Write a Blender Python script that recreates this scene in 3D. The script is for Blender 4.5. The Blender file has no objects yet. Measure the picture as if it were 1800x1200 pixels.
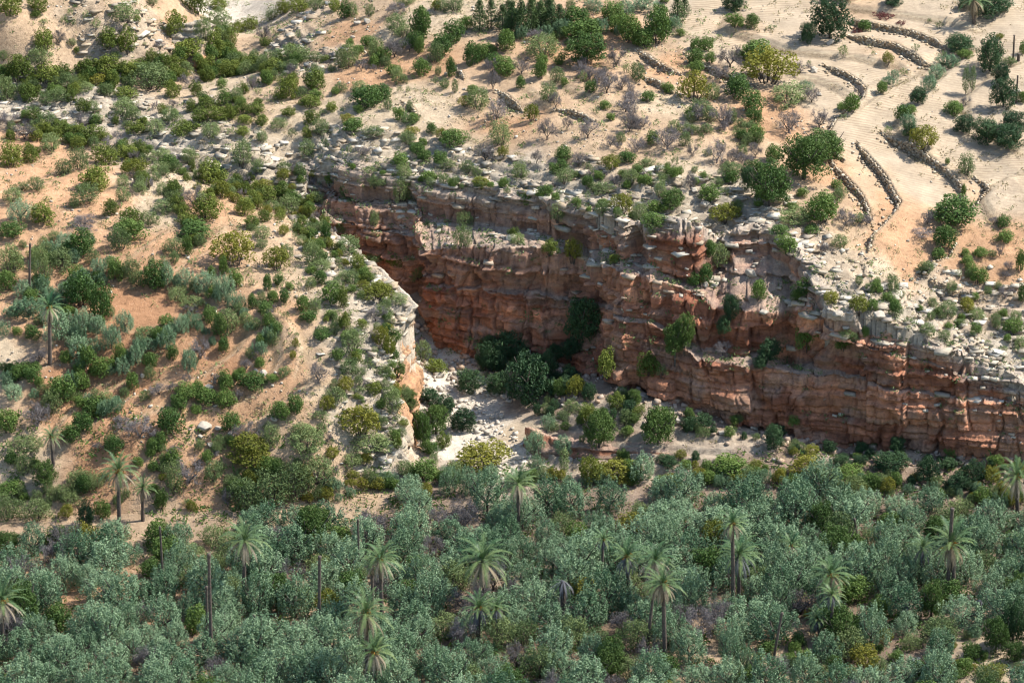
import bpy, math, random
import numpy as np
from mathutils import Vector, Matrix
from mathutils.bvhtree import BVHTree

# ------------------------------------------------------------ camera, sky, sun, exposure
S = bpy.context.scene
COL = S.collection
CAM_H, PITCH, FPX = 166.0, math.radians(24.0), 6022.0      # metres, radians, focal length in photo pixels
CP, SP = math.cos(PITCH), math.sin(PITCH)
cam = bpy.data.objects.new('camera', bpy.data.cameras.new('camera')); COL.objects.link(cam)
cam.location = (0, 0, CAM_H); cam.rotation_euler = (math.pi/2 - PITCH, 0, 0)
cam.data.sensor_width = 36; cam.data.lens = 36*FPX/1800.0
cam.data.clip_start = 1; cam.data.clip_end = 6000
S.camera = cam

SUN_EL, SUN_AZ = 50.0, 13.0          # azimuth measured from +x towards +y
SUN_D = Vector((math.cos(math.radians(SUN_EL))*math.cos(math.radians(SUN_AZ)),
                math.cos(math.radians(SUN_EL))*math.sin(math.radians(SUN_AZ)), math.sin(math.radians(SUN_EL))))
w = bpy.data.worlds.new('World'); S.world = w; w.use_nodes = True
nt = w.node_tree; bg = nt.nodes['Background']
sky = nt.nodes.new('ShaderNodeTexSky'); sky.sky_type = 'NISHITA'; sky.sun_disc = False
sky.sun_elevation = math.radians(SUN_EL); sky.sun_rotation = math.radians(90-SUN_AZ)
sky.air_density = 1.2; sky.dust_density = 0.6
nt.links.new(sky.outputs[0], bg.inputs[0]); bg.inputs[1].default_value = 0.115
sun = bpy.data.objects.new('sun', bpy.data.lights.new('sun', 'SUN')); COL.objects.link(sun)
sun.data.energy = 5.0; sun.data.angle = math.radians(0.5); sun.data.color = (1.0, 0.945, 0.86)
sun.rotation_euler = SUN_D.to_track_quat('Z', 'Y').to_euler()
sun.location = (60, 380, 120)
S.view_settings.view_transform = 'Standard'; S.view_settings.look = 'None'
S.view_settings.exposure = 0.78; S.view_settings.gamma = 1
S.cycles.max_bounces = 5; S.cycles.diffuse_bounces = 3; S.cycles.transparent_max_bounces = 6
S.cycles.transmission_bounces = 3; S.cycles.glossy_bounces = 2
S.cycles.use_denoising = True
S.cycles.filter_width = 1.15
S.cycles.use_adaptive_sampling = True; S.cycles.adaptive_threshold = 0.02

# ------------------------------------------------------------ small helpers
def ray(px, r):
    u = -(np.asarray(r, float)-600.0)/FPX; rx = (np.asarray(px, float)-900.0)/FPX
    return rx, CP + u*SP, -SP + u*CP
def PZ(px, r, z):
    rx, dy, dz = ray(px, r); t = (z-CAM_H)/dz
    return np.array([rx*t, dy*t, z+0*t])
def PY(px, r, y):
    rx, dy, dz = ray(px, r); t = y/dy
    return np.array([rx*t, y+0*t, CAM_H+dz*t])
def topix(p):
    d = p[1]*CP - (p[2]-CAM_H)*SP
    up = p[1]*SP + (p[2]-CAM_H)*CP
    return 900+FPX*p[0]/d, 600-FPX*up/d, d

def hsh(i, j, k=0):
    i = np.asarray(i).astype(np.int64); j = np.asarray(j).astype(np.int64)
    n = (i*374761393 + j*668265263 + k*2147483647 + 1013904223) & 0xffffffff
    n = ((n ^ (n >> 13))*1274126177) & 0xffffffff
    n = ((n ^ (n >> 16))*2246822519) & 0xffffffff
    n = n ^ (n >> 15)
    return (n & 0xffffff)/float(0x1000000)
def vn(x, y, k=0):
    x = np.asarray(x, float); y = np.asarray(y, float)
    xi = np.floor(x); yi = np.floor(y); fx = x-xi; fy = y-yi
    fx = fx*fx*(3-2*fx); fy = fy*fy*(3-2*fy)
    a = hsh(xi, yi, k); b = hsh(xi+1, yi, k); c = hsh(xi, yi+1, k); d = hsh(xi+1, yi+1, k)
    return (a*(1-fx)+b*fx)*(1-fy) + (c*(1-fx)+d*fx)*fy
def fbm(x, y, k=0, o=4):
    s = 0; a = 0.5; t = 0
    for i in range(o):
        s = s + a*vn(x*2**i+17.3*i, y*2**i-9.1*i, k+i); t += a; a *= 0.5
    return s/t
def sstep(a, b, x):
    t = np.clip((x-a)/(b-a), 0, 1); return t*t*(3-2*t)

def mesh(name, v, f, mats, col=None, smooth=False, midx=None, val=None):
    """one mesh datablock from numpy arrays; f is (n,4) or (n,3)"""
    v = np.asarray(v, np.float32); f = np.asarray(f, np.int32); k = f.shape[1]
    m = bpy.data.meshes.new(name)
    m.vertices.add(len(v)); m.vertices.foreach_set('co', v.ravel())
    m.loops.add(f.size); m.loops.foreach_set('vertex_index', f.ravel())
    m.polygons.add(len(f)); m.polygons.foreach_set('loop_start', np.arange(0, f.size, k, dtype=np.int32))
    m.polygons.foreach_set('loop_total', np.full(len(f), k, np.int32))
    for mt in (mats if isinstance(mats, (list, tuple)) else [mats]): m.materials.append(mt)
    if midx is not None: m.polygons.foreach_set('material_index', np.asarray(midx, np.int32))
    if smooth: m.polygons.foreach_set('use_smooth', np.ones(len(f), bool))
    if col is not None:
        a = m.attributes.new('Col', 'FLOAT_COLOR', 'POINT')
        c = np.ones((len(v), 4), np.float32); c[:, :3] = col; a.data.foreach_set('color', c.ravel())
    if val is not None:
        a = m.attributes.new('val', 'FLOAT', 'POINT'); a.data.foreach_set('value', np.asarray(val, np.float32))
    m.update(calc_edges=True)
    return m
def link(name, m, parent=None):
    o = bpy.data.objects.new(name, m); COL.objects.link(o)
    if parent is not None: o.parent = parent
    return o
def tag(o, label=None, cat=None, group=None, kind=None):
    if label: o['label'] = label
    if cat: o['category'] = cat
    if group: o['group'] = group
    if kind: o['kind'] = kind
    return o

# ------------------------------------------------------------ materials
def newmat(name):
    m = bpy.data.materials.new(name); m.use_nodes = True
    t = m.node_tree; b = t.nodes['Principled BSDF']
    b.inputs['Roughness'].default_value = 0.9
    b.inputs['Specular IOR Level'].default_value = 0.15
    return m, t, b
def N(t, kind, **kw):
    n = t.nodes.new(kind)
    for k, v in kw.items(): setattr(n, k, v)
    return n
def noise(t, vec, scale, detail=4, rough=0.6):
    n = N(t, 'ShaderNodeTexNoise'); n.inputs['Scale'].default_value = scale
    n.inputs['Detail'].default_value = detail; n.inputs['Roughness'].default_value = rough
    t.links.new(vec, n.inputs['Vector']); return n
def ramp(t, src, stops):
    n = N(t, 'ShaderNodeValToRGB'); e = n.color_ramp.elements
    e[0].position, e[0].color = stops[0][0], (*stops[0][1], 1)
    e[1].position, e[1].color = stops[-1][0], (*stops[-1][1], 1)
    for p, c in stops[1:-1]:
        q = e.new(p); q.color = (*c, 1)
    t.links.new(src, n.inputs[0]); return n
def mix(t, kind, fac, a, b):
    n = N(t, 'ShaderNodeMix', data_type='RGBA', blend_type=kind)
    if isinstance(fac, float): n.inputs[0].default_value = fac
    else: t.links.new(fac, n.inputs[0])
    for i, s in ((6, a), (7, b)):
        if isinstance(s, tuple): n.inputs[i].default_value = (*s, 1)
        else: t.links.new(s, n.inputs[i])
    return n.outputs[2]
g1 = lambda v: (v, v, v)

def ground_material():
    m, t, b = newmat('ground_earth')
    at = N(t, 'ShaderNodeAttribute', attribute_name='Col')
    fd = N(t, 'ShaderNodeAttribute', attribute_name='val')
    geo = N(t, 'ShaderNodeNewGeometry'); pos = geo.outputs['Position']
    n1 = noise(t, pos, 0.35, 6, 0.65); n2 = noise(t, pos, 2.2, 5, 0.7); n3 = noise(t, pos, 9.0, 3, 0.6)
    c = mix(t, 'MULTIPLY', 1.0, at.outputs['Color'], ramp(t, n1.outputs[0], [(0.3, g1(0.74)), (0.7, g1(1.16))]).outputs[0])
    c0 = c
    c = mix(t, 'MULTIPLY', 1.0, c, ramp(t, n2.outputs[0], [(0.3, (0.72, 0.70, 0.68)), (0.5, g1(1.0)), (0.72, (1.2, 1.2, 1.19))]).outputs[0])
    half = N(t, 'ShaderNodeMath', operation='MULTIPLY'); half.inputs[1].default_value = .6; t.links.new(fd.outputs['Fac'], half.inputs[0]); c = mix(t, 'MIX', half.outputs[0], c, c0)
    vo = N(t, 'ShaderNodeTexVoronoi'); vo.inputs['Scale'].default_value = 3.2
    t.links.new(pos, vo.inputs['Vector'])
    sp = ramp(t, vo.outputs['Distance'], [(0.0, g1(1.0)), (0.13, g1(1.0)), (0.2, g1(0.0))])
    th = ramp(t, n1.outputs[0], [(0.48, g1(0.0)), (0.6, g1(0.6))])
    mm = mix(t, 'MULTIPLY', 1.0, sp.outputs[0], th.outputs[0])
    iv = N(t, 'ShaderNodeMath', operation='SUBTRACT', use_clamp=True); iv.inputs[0].default_value = 1; t.links.new(fd.outputs['Fac'], iv.inputs[1])
    mm = mix(t, 'MULTIPLY', 1.0, mm, iv.outputs[0])
    c = mix(t, 'MIX', mm, c, (0.50, 0.46, 0.39))                              # scattered small stones
    # ploughed rows in the fields
    sx = N(t, 'ShaderNodeMapping'); t.links.new(pos, sx.inputs[0]); sx.inputs['Rotation'].default_value = (0, 0, 0.10)
    wv = N(t, 'ShaderNodeTexWave', wave_type='BANDS', bands_direction='Y')
    wv.inputs['Scale'].default_value = 0.55; wv.inputs['Distortion'].default_value = 4.0
    wv.inputs['Detail'].default_value = 3; wv.inputs['Detail Scale'].default_value = 0.6
    t.links.new(sx.outputs[0], wv.inputs['Vector'])
    wr = ramp(t, wv.outputs['Color'], [(0.1, (0.80, 0.74, 0.69)), (0.4, g1(1.0)), (0.9, (1.06, 1.05, 1.0))])
    pt = ramp(t, noise(t, pos, 0.16, 3, 0.5).outputs[0], [(0.38, g1(0.1)), (0.6, g1(1.0))])
    fm = N(t, 'ShaderNodeMath', operation='MULTIPLY'); t.links.new(fd.outputs['Fac'], fm.inputs[0]); t.links.new(pt.outputs[0], fm.inputs[1])
    c = mix(t, 'MIX', fm.outputs[0], c, mix(t, 'MULTIPLY', 1.0, c, wr.outputs[0]))
    t.links.new(c, b.inputs['Base Color'])
    ad = N(t, 'ShaderNodeMath', operation='ADD'); t.links.new(n2.outputs[0], ad.inputs[0]); t.links.new(n3.outputs[0], ad.inputs[1])
    bp = N(t, 'ShaderNodeBump'); bp.inputs['Strength'].default_value = 0.7; bp.inputs['Distance'].default_value = 0.18; bi = N(t, 'ShaderNodeMapRange'); bi.inputs[3].default_value = .7; bi.inputs[4].default_value = .18; t.links.new(fd.outputs['Fac'], bi.inputs[0]); t.links.new(bi.outputs[0], bp.inputs['Strength'])
    t.links.new(ad.outputs[0], bp.inputs['Height']); t.links.new(bp.outputs[0], b.inputs['Normal'])
    return m
def rock_material():
    m, t, b = newmat('layered_rock')
    at = N(t, 'ShaderNodeAttribute', attribute_name='Col')
    geo = N(t, 'ShaderNodeNewGeometry'); pos = geo.outputs['Position']
    mp = N(t, 'ShaderNodeMapping'); mp.inputs['Scale'].default_value = (1, 1, 2.6); t.links.new(pos, mp.inputs[0])
    ms = N(t, 'ShaderNodeMapping'); ms.inputs['Scale'].default_value = (1.3, 1.3, 0.16); t.links.new(pos, ms.inputs[0])
    n1 = noise(t, mp.outputs[0], 1.1, 7, 0.68); n2 = noise(t, mp.outputs[0], 5.5, 4, 0.65); n4 = noise(t, ms.outputs[0], 0.9, 5, 0.6)
    c = mix(t, 'MULTIPLY', 1.0, at.outputs['Color'], ramp(t, n1.outputs[0], [(0.28, (0.60, 0.60, 0.63)), (0.5, g1(1.0)), (0.75, (1.28, 1.25, 1.2))]).outputs[0])
    c = mix(t, 'MULTIPLY', 1.0, c, ramp(t, n2.outputs[0], [(0.3, g1(0.75)), (0.7, g1(1.15))]).outputs[0])
    c = mix(t, 'MULTIPLY', 1.0, c, ramp(t, n4.outputs[0], [(0.3, (0.62, 0.64, 0.72)), (0.48, g1(1.0)), (0.7, (1.1, 1.04, 0.98))]).outputs[0])
    t.links.new(c, b.inputs['Base Color'])
    ad = N(t, 'ShaderNodeMath', operation='ADD'); t.links.new(n1.outputs[0], ad.inputs[0]); t.links.new(n2.outputs[0], ad.inputs[1])
    bp = N(t, 'ShaderNodeBump'); bp.inputs['Strength'].default_value = 0.8; bp.inputs['Distance'].default_value = 0.25
    t.links.new(ad.outputs[0], bp.inputs['Height']); t.links.new(bp.outputs[0], b.inputs['Normal'])
    return m
def stone_material():
    m, t, b = newmat('loose_stone')
    at = N(t, 'ShaderNodeAttribute', attribute_name='Col')
    geo = N(t, 'ShaderNodeNewGeometry'); n1 = noise(t, geo.outputs['Position'], 4.0, 4, 0.6)
    c = mix(t, 'MULTIPLY', 1.0, at.outputs['Color'], ramp(t, n1.outputs[0], [(0.3, g1(0.7)), (0.7, g1(1.15))]).outputs[0])
    t.links.new(c, b.inputs['Base Color'])
    return m
def leaf_material(name, a, c, trans=0.25, rough=0.65, spread=0.35):
    """leaf colour runs from a to c by plant and by sprig"""
    m, t, b = newmat(name)
    oi = N(t, 'ShaderNodeObjectInfo'); at = N(t, 'ShaderNodeAttribute', attribute_name='val')
    ma = N(t, 'ShaderNodeMath', operation='MULTIPLY'); ma.inputs[1].default_value = 1-spread; t.links.new(oi.outputs['Random'], ma.inputs[0])
    mb = N(t, 'ShaderNodeMath', operation='MULTIPLY_ADD'); mb.inputs[1].default_value = spread
    t.links.new(at.outputs['Fac'], mb.inputs[0]); t.links.new(ma.outputs[0], mb.inputs[2])
    r = ramp(t, mb.outputs[0], [(0.0, a), (1.0, c)])
    t.links.new(r.outputs[0], b.inputs['Base Color']); b.inputs['Roughness'].default_value = rough
    b.inputs['Specular IOR Level'].default_value = 0.25
    tr = N(t, 'ShaderNodeBsdfTranslucent'); t.links.new(r.outputs[0], tr.inputs[0])
    mx = N(t, 'ShaderNodeMixShader'); mx.inputs[0].default_value = trans
    t.links.new(b.outputs[0], mx.inputs[1]); t.links.new(tr.outputs[0], mx.inputs[2])
    t.links.new(mx.outputs[0], t.nodes['Material Output'].inputs[0])
    return m
def bark_material(name, a, c):
    m, t, b = newmat(name)
    oi = N(t, 'ShaderNodeTexCoord'); n1 = noise(t, oi.outputs['Object'], 5.0, 4, 0.6)
    t.links.new(ramp(t, n1.outputs[0], [(0.3, a), (0.7, c)]).outputs[0], b.inputs['Base Color'])
    return m
M_GROUND, M_ROCK, M_STONE = ground_material(), rock_material(), stone_material()
M_GREEN = leaf_material('evergreen_leaves', (0.040, 0.095, 0.022), (0.150, 0.225, 0.048), 0.22)
M_DRAB = leaf_material('olive_drab_leaves', (0.055, 0.095, 0.016), (0.205, 0.240, 0.042), 0.22)
M_SOFT = leaf_material('grey_green_leaves', (0.080, 0.130, 0.045), (0.240, 0.295, 0.110), 0.22)
M_OLIVE = leaf_material('olive_leaves', (0.030, 0.095, 0.038), (0.330, 0.450, 0.255), 0.12, 0.5, 0.5)
M_YELLOW = leaf_material('yellow_green_leaves', (0.120, 0.150, 0.022), (0.270, 0.250, 0.040), 0.3)
M_CAROB = leaf_material('broad_green_leaves', (0.055, 0.110, 0.025), (0.110, 0.170, 0.040), 0.25)
M_DARK = leaf_material('dark_green_leaves', (0.022, 0.058, 0.024), (0.060, 0.115, 0.042), 0.18)
M_CONIF = leaf_material('conifer_leaves', (0.040, 0.085, 0.030), (0.090, 0.135, 0.042), 0.2)
M_TWIG = leaf_material('bare_twigs', (0.105, 0.095, 0.092), (0.240, 0.215, 0.215), 0.0, 0.9)
M_RED = leaf_material('dark_red_leaves', (0.10, 0.025, 0.025), (0.16, 0.05, 0.04), 0.15)
M_GRASS = leaf_material('dry_grass_blades', (0.22, 0.20, 0.10), (0.42, 0.34, 0.18), 0.2)
M_PALM = leaf_material('palm_fronds', (0.025, 0.090, 0.035), (0.230, 0.300, 0.110), 0.12, 0.4, 0.8)
M_DEAD = leaf_material('dead_fronds', (0.230, 0.180, 0.110), (0.480, 0.400, 0.290), 0.1, 0.8)
M_DGREY = leaf_material('grey_dead_fronds', (0.085, 0.085, 0.095), (0.190, 0.190, 0.200), 0.05, 0.8)
M_FRUIT = leaf_material('orange_fruit_stalks', (0.36, 0.16, 0.03), (0.50, 0.26, 0.05), 0.1)
M_BARK = bark_material('bark', (0.060, 0.050, 0.042), (0.150, 0.125, 0.105))
M_PBARK = bark_material('palm_bark', (0.070, 0.055, 0.045), (0.175, 0.140, 0.115))

# ------------------------------------------------------------ terrain: surveyed points
# each cliff station: photo column, then (photo row, distance) from lip to foot
WALL_A = [
 (500, 305,387, 325,386.5, 328,386, 340,385.5, 343,385, 352,384),
 (545, 300,385, 325,384, 330,383, 348,382.3, 352,381.5, 372,380.5),
 (600, 292,383, 345,382, 352,380, 385,379, 392,377.5, 430,376),
 (680, 308,380, 352,379, 358,377.5, 400,376.5, 405,375.5, 485,374),
 (738, 320,378, 360,377, 366,375.5, 405,374.5, 412,373.2, 525,371.5),
 (752, 322,377, 385,375, 438,368.5, 500,368, 505,367, 597,366),
 (850, 333,374, 392,372.3, 430,366, 505,365.3, 511,364.5, 618,363),
 (950, 348,370, 415,368, 440,363, 520,362, 526,361.2, 634,359),
 (1012, 362,367.5, 430,366.3, 455,363.5, 528,362.6, 534,361.8, 655,358.6),
 (1038, 366,366.6, 436,365, 462,362.4, 535,361.4, 541,360.4, 664,357),
 (1053, 376,363.2, 440,361.3, 472,357, 540,356, 546,354.8, 662,352.4),
 (1100, 384,360.4, 455,358.4, 482,354.6, 552,353.8, 558,352.6, 682,349.8),
 (1128, 390,361.6, 446,360.2, 488,354.4, 556,353.4, 562,352.4, 690,349.6),
 (1146, 386,358.2, 468,356.2, 494,352.8, 560,351.8, 567,350.8, 697,348.1),
 (1195, 386,356.8, 490,354.4, 508,352.2, 585,351, 592,350, 708,346.8),
 (1230, 394,356.2, 496,353.8, 514,352, 602,350.2, 628,347.2, 718,345.7),
 (1262, 428,359, 472,357, 545,350.3, 605,349.7, 632,346.6, 730,345),
 (1292, 402,358.6, 450,357, 547,348.6, 622,348, 640,345.4, 742,344),
 (1350, 398,359, 452,356.6, 552,347.8, 624,347.3, 645,344.7, 753,343.2),
 (1385, 415,357, 470,354.5, 550,349.8, 642,348.6, 652,344.5, 761,342.5),
 (1420, 455,352.5, 500,350.5, 540,347.5, 640,346.4, 657,343.9, 768,341.7),
 (1455, 535,346.2, 570,345.6, 575,345, 650,344.6, 660,343.5, 777,340.8),
 (1550, 565,343.6, 608,343.1, 612,342.6, 668,342.3, 675,341.2, 787,339),
 (1650, 607,341.2, 640,340.8, 644,340.3, 688,340.1, 694,339.1, 797,337.2),
 (1750, 652,339.1, 675,338.8, 678,338.4, 702,338.3, 708,337.4, 806,335.6),
 (1850, 698,336.7, 715,336.5, 718,336.2, 735,336, 740,335.3, 815,334),
 (1980, 745,334, 758,333.8, 760,333.6, 772,333.4, 776,333, 826,332),
 (2200, 788,331, 797,330.9, 799,330.8, 810,330.7, 813,330.5, 842,330), (2420, 826,328.6, 830,328.5, 832,328.4, 838,328.3, 840,328.2, 854,328), (2650, 861,326, 862,325.9, 863,325.8, 865,325.7, 866,325.6, 868,325.4)]
WALL_B = [   # the spur on the left of the gorge mouth; the foot is given by column, distance and height
 (535, 362,381.5, 548,381.8,13.3), (560, 390,376, 574,378,12), (600, 422,369.5, 618,371.5,9),
 (645, 458,363.5, 665,365,6), (690, 500,357.5, 712,358.8,3.6), (728, 540,352.6, 738,353,2.1),
 (700, 578,349.8, 735,349.6,1.8), (688, 630,346.4, 735,346.2,1.5), (690, 680,343.4, 733,343,1.3),
 (700, 730,340.6, 732,340.2,1.1), (704, 775,338, 728,337.8,0.9), (696, 815,335.5, 716,335.3,0.6), (660, 845,333.7, 668,333.4,0.2)]
def wall_pts(st):
    out = []
    for s in st:
        out.append([PY(s[0], s[1+2*i], s[2+2*i]) for i in range(6)])
    return np.array(out)
WA = wall_pts(WALL_A)
def atyz(px, y, z):      # the point at distance y and height z seen in column px
    d = y*CP - (z-CAM_H)*SP
    return np.array([(px-900)/FPX*d, y, z])
WB = np.array([[PY(s[0], s[1], s[2]), atyz(s[3], s[4], s[5])] for s in WALL_B])

UP = [  # column, row, height of the hills and the tableland
 (0,905,.4),(200,900,.4),(400,893,.3),(560,880,.3),(660,850,.2),
 (0,800,4),(200,800,4.4),(400,800,4),(560,800,4),(670,790,3.2),
 (0,700,8),(200,700,8),(400,700,8),(560,700,8.1),(670,700,7.2),
 (0,600,11.5),(200,600,12),(400,600,12),(560,600,12),(670,600,11.4),
 (0,500,14.2),(200,500,14.6),(400,500,14.8),(560,500,14.6),
 (0,400,17),(200,400,17),(400,400,16.8),(500,400,16),
 (0,310,18.6),(200,310,18),(350,330,16.8),(450,350,15.4),
 (0,240,17.8),(150,245,17.4),(230,256,17.1),(330,292,16.6),(430,322,15.8),
 (0,180,19.2),(150,190,18.8),(300,222,18.6),(400,245,18.7),(480,270,18.8),
 (0,130,21),(200,135,20),(330,145,18.6),(400,180,20),(500,200,20.4),(600,150,22),(600,235,20.4),
 (380,110,18.4),(400,60,17.4),(430,20,16.6),(470,-40,16.5),
 (350,95,19.4),(330,40,22.5),(150,70,24),(150,110,21),(0,60,26),(0,0,27.8),(200,0,27.5),(320,0,24),
 (500,60,21),(600,40,23.5),(500,110,20.7),(700,0,26),(540,0,21.5),(470,90,19.5),
 (700,250,20.8),(800,200,22.4),(700,150,22.6),(800,100,24.4),(1000,270,22),(1000,150,24.4),(1000,50,26.4),(900,0,27),
 (1200,330,21.8),(1200,200,23.6),(1200,60,26.3),(1400,340,21.4),(1300,0,27.5),(1500,250,22.6),(1500,110,25.3),(1500,0,27.6),
 (1480,440,19),(1520,510,16.9),(1650,300,21),(1650,450,17.4),(1650,550,14.4),(1800,100,25.5),(1800,250,22.4),
 (1800,400,18.7),(1800,500,15.5),(1800,600,12.6),(1800,0,28),(1400,120,25),
 (-250,905,.5),(-250,700,8),(-250,500,14.4),(-250,310,19),(-250,100,23),(-250,-60,29),
 (2050,650,11),(2050,450,18),(2050,250,23),(2050,0,28.5),(600,-120,28),(1200,-120,30),(1800,-120,31),(0,-120,31)]
LOW = [ # valley floor, gorge bed and the talus below the wall
 (-300,1350,0),(300,1350,0),(900,1350,-.2),(1500,1350,.2),(2100,1350,.6),(0,1100,0),(600,1100,0),(1200,1100,0),(1800,1100,.4),
 (0,920,.2),(300,910,.2),(600,880,.2),(1000,870,.3),(1400,880,.4),(1900,890,.7),(-300,920,.2),(2100,900,.9),
 (800,850,.3),(880,800,.6),(850,765,.9),(820,720,1.2),(790,680,1.6),(760,640,2.2),(745,612,3),
 (1000,835,.6),(1010,795,1.6),(1130,805,1.6),(1250,812,1.7),(940,770,1.6),(980,735,2.8),(1050,722,3.8),(1130,718,4.2),
 (930,700,2.2),(965,660,3.4),(880,650,2.8),(1180,760,3.1),(1280,778,2.9),(1400,795,2.4),(1550,812,2),(1750,832,1.6),
 (1120,775,2.6),(1250,790,2.4)]
def rbf(pts):
    P = pts[:, :2]; n = len(P)
    D = np.sqrt(((P[:, None]-P[None])**2).sum(-1) + 9.0)
    A = np.zeros((n+3, n+3)); A[:n, :n] = D - 0.15*np.eye(n)
    A[:n, n] = 1; A[:n, n+1:] = (P-[0, 370])/100; A[n, :n] = 1; A[n+1:, :n] = ((P-[0, 370])/100).T
    wts = np.linalg.solve(A, np.concatenate([pts[:, 2], [0, 0, 0]]))
    def ev(x, y):
        x = np.asarray(x, float); y = np.asarray(y, float)
        z = wts[n] + wts[n+1]*x/100 + wts[n+2]*(y-370)/100
        for i in range(n): z = z + wts[i]*np.sqrt((x-P[i, 0])**2+(y-P[i, 1])**2+9.0)
        return z
    return ev
up_pts = [PZ(*p) for p in UP] + list(WA[:, 0]) + list(WB[:, 0])
low_pts = [PZ(*p) for p in LOW] + list(WA[:, 5]) + list(WB[:, 1])
f_up, f_low = rbf(np.array(up_pts)), rbf(np.array(low_pts))

def inpoly(x, y, poly):
    r = np.zeros(np.shape(x), bool); n = len(poly); j = n-1
    for i in range(n):
        xi, yi = poly[i]; xj, yj = poly[j]
        c = ((yi > y) != (yj > y)) & (x < (xj-xi)*(y-yi)/(yj-yi+1e-12)+xi)
        r ^= c; j = i
    return r
def polydist(x, y, pl):
    """distance, side (+ to the left of travel) and running length along an open polyline"""
    best = np.full(np.shape(x), 1e9); side = np.zeros(np.shape(x)); run = np.zeros(np.shape(x)); acc = 0.0
    for (x0, y0), (x1, y1) in zip(pl[:-1], pl[1:]):
        dx, dy = x1-x0, y1-y0; L2 = dx*dx+dy*dy; L = math.sqrt(L2)
        t = np.clip(((x-x0)*dx+(y-y0)*dy)/L2, 0, 1)
        d = np.hypot(x-x0-t*dx, y-y0-t*dy); m = d < best
        best = np.where(m, d, best); side = np.where(m, np.sign(dx*(y-y0)-dy*(x-x0)), side); run = np.where(m, acc+t*L, run); acc += L
    return best, side, run, acc
# everything in front of the lips is the low sheet
LIP_A = WA[:, 0, :2]; LIP_B = WB[:, 0, :2]
fr = [PZ(*p)[:2] for p in ((560,882,.3),(400,895,.3),(200,902,.4),(0,907,.4),(-300,910,.4))]
GORGE = [tuple(p) for p in LIP_A[1:]] + [(500, 300), (500, -300), (-500, -300), (-500, fr[-1][1])] + [tuple(p) for p in fr[::-1]] + [tuple(p) for p in LIP_B[::-1]]

T3 = lambda s: [(1200+s[i]/3, s[i+1]/3) for i in range(0, len(s), 2)]
T2 = lambda s: [(600+s[i]/3, s[i+1]/3) for i in range(0, len(s), 2)]
T1 = lambda s: [(s[i]/3, s[i+1]/3) for i in range(0, len(s), 2)]
T4 = lambda s: [(s[i]/3, 400+s[i+1]/3) for i in range(0, len(s), 2)]
T6 = lambda s: [(1200+s[i]/3, 400+s[i+1]/3) for i in range(0, len(s), 2)]
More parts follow.
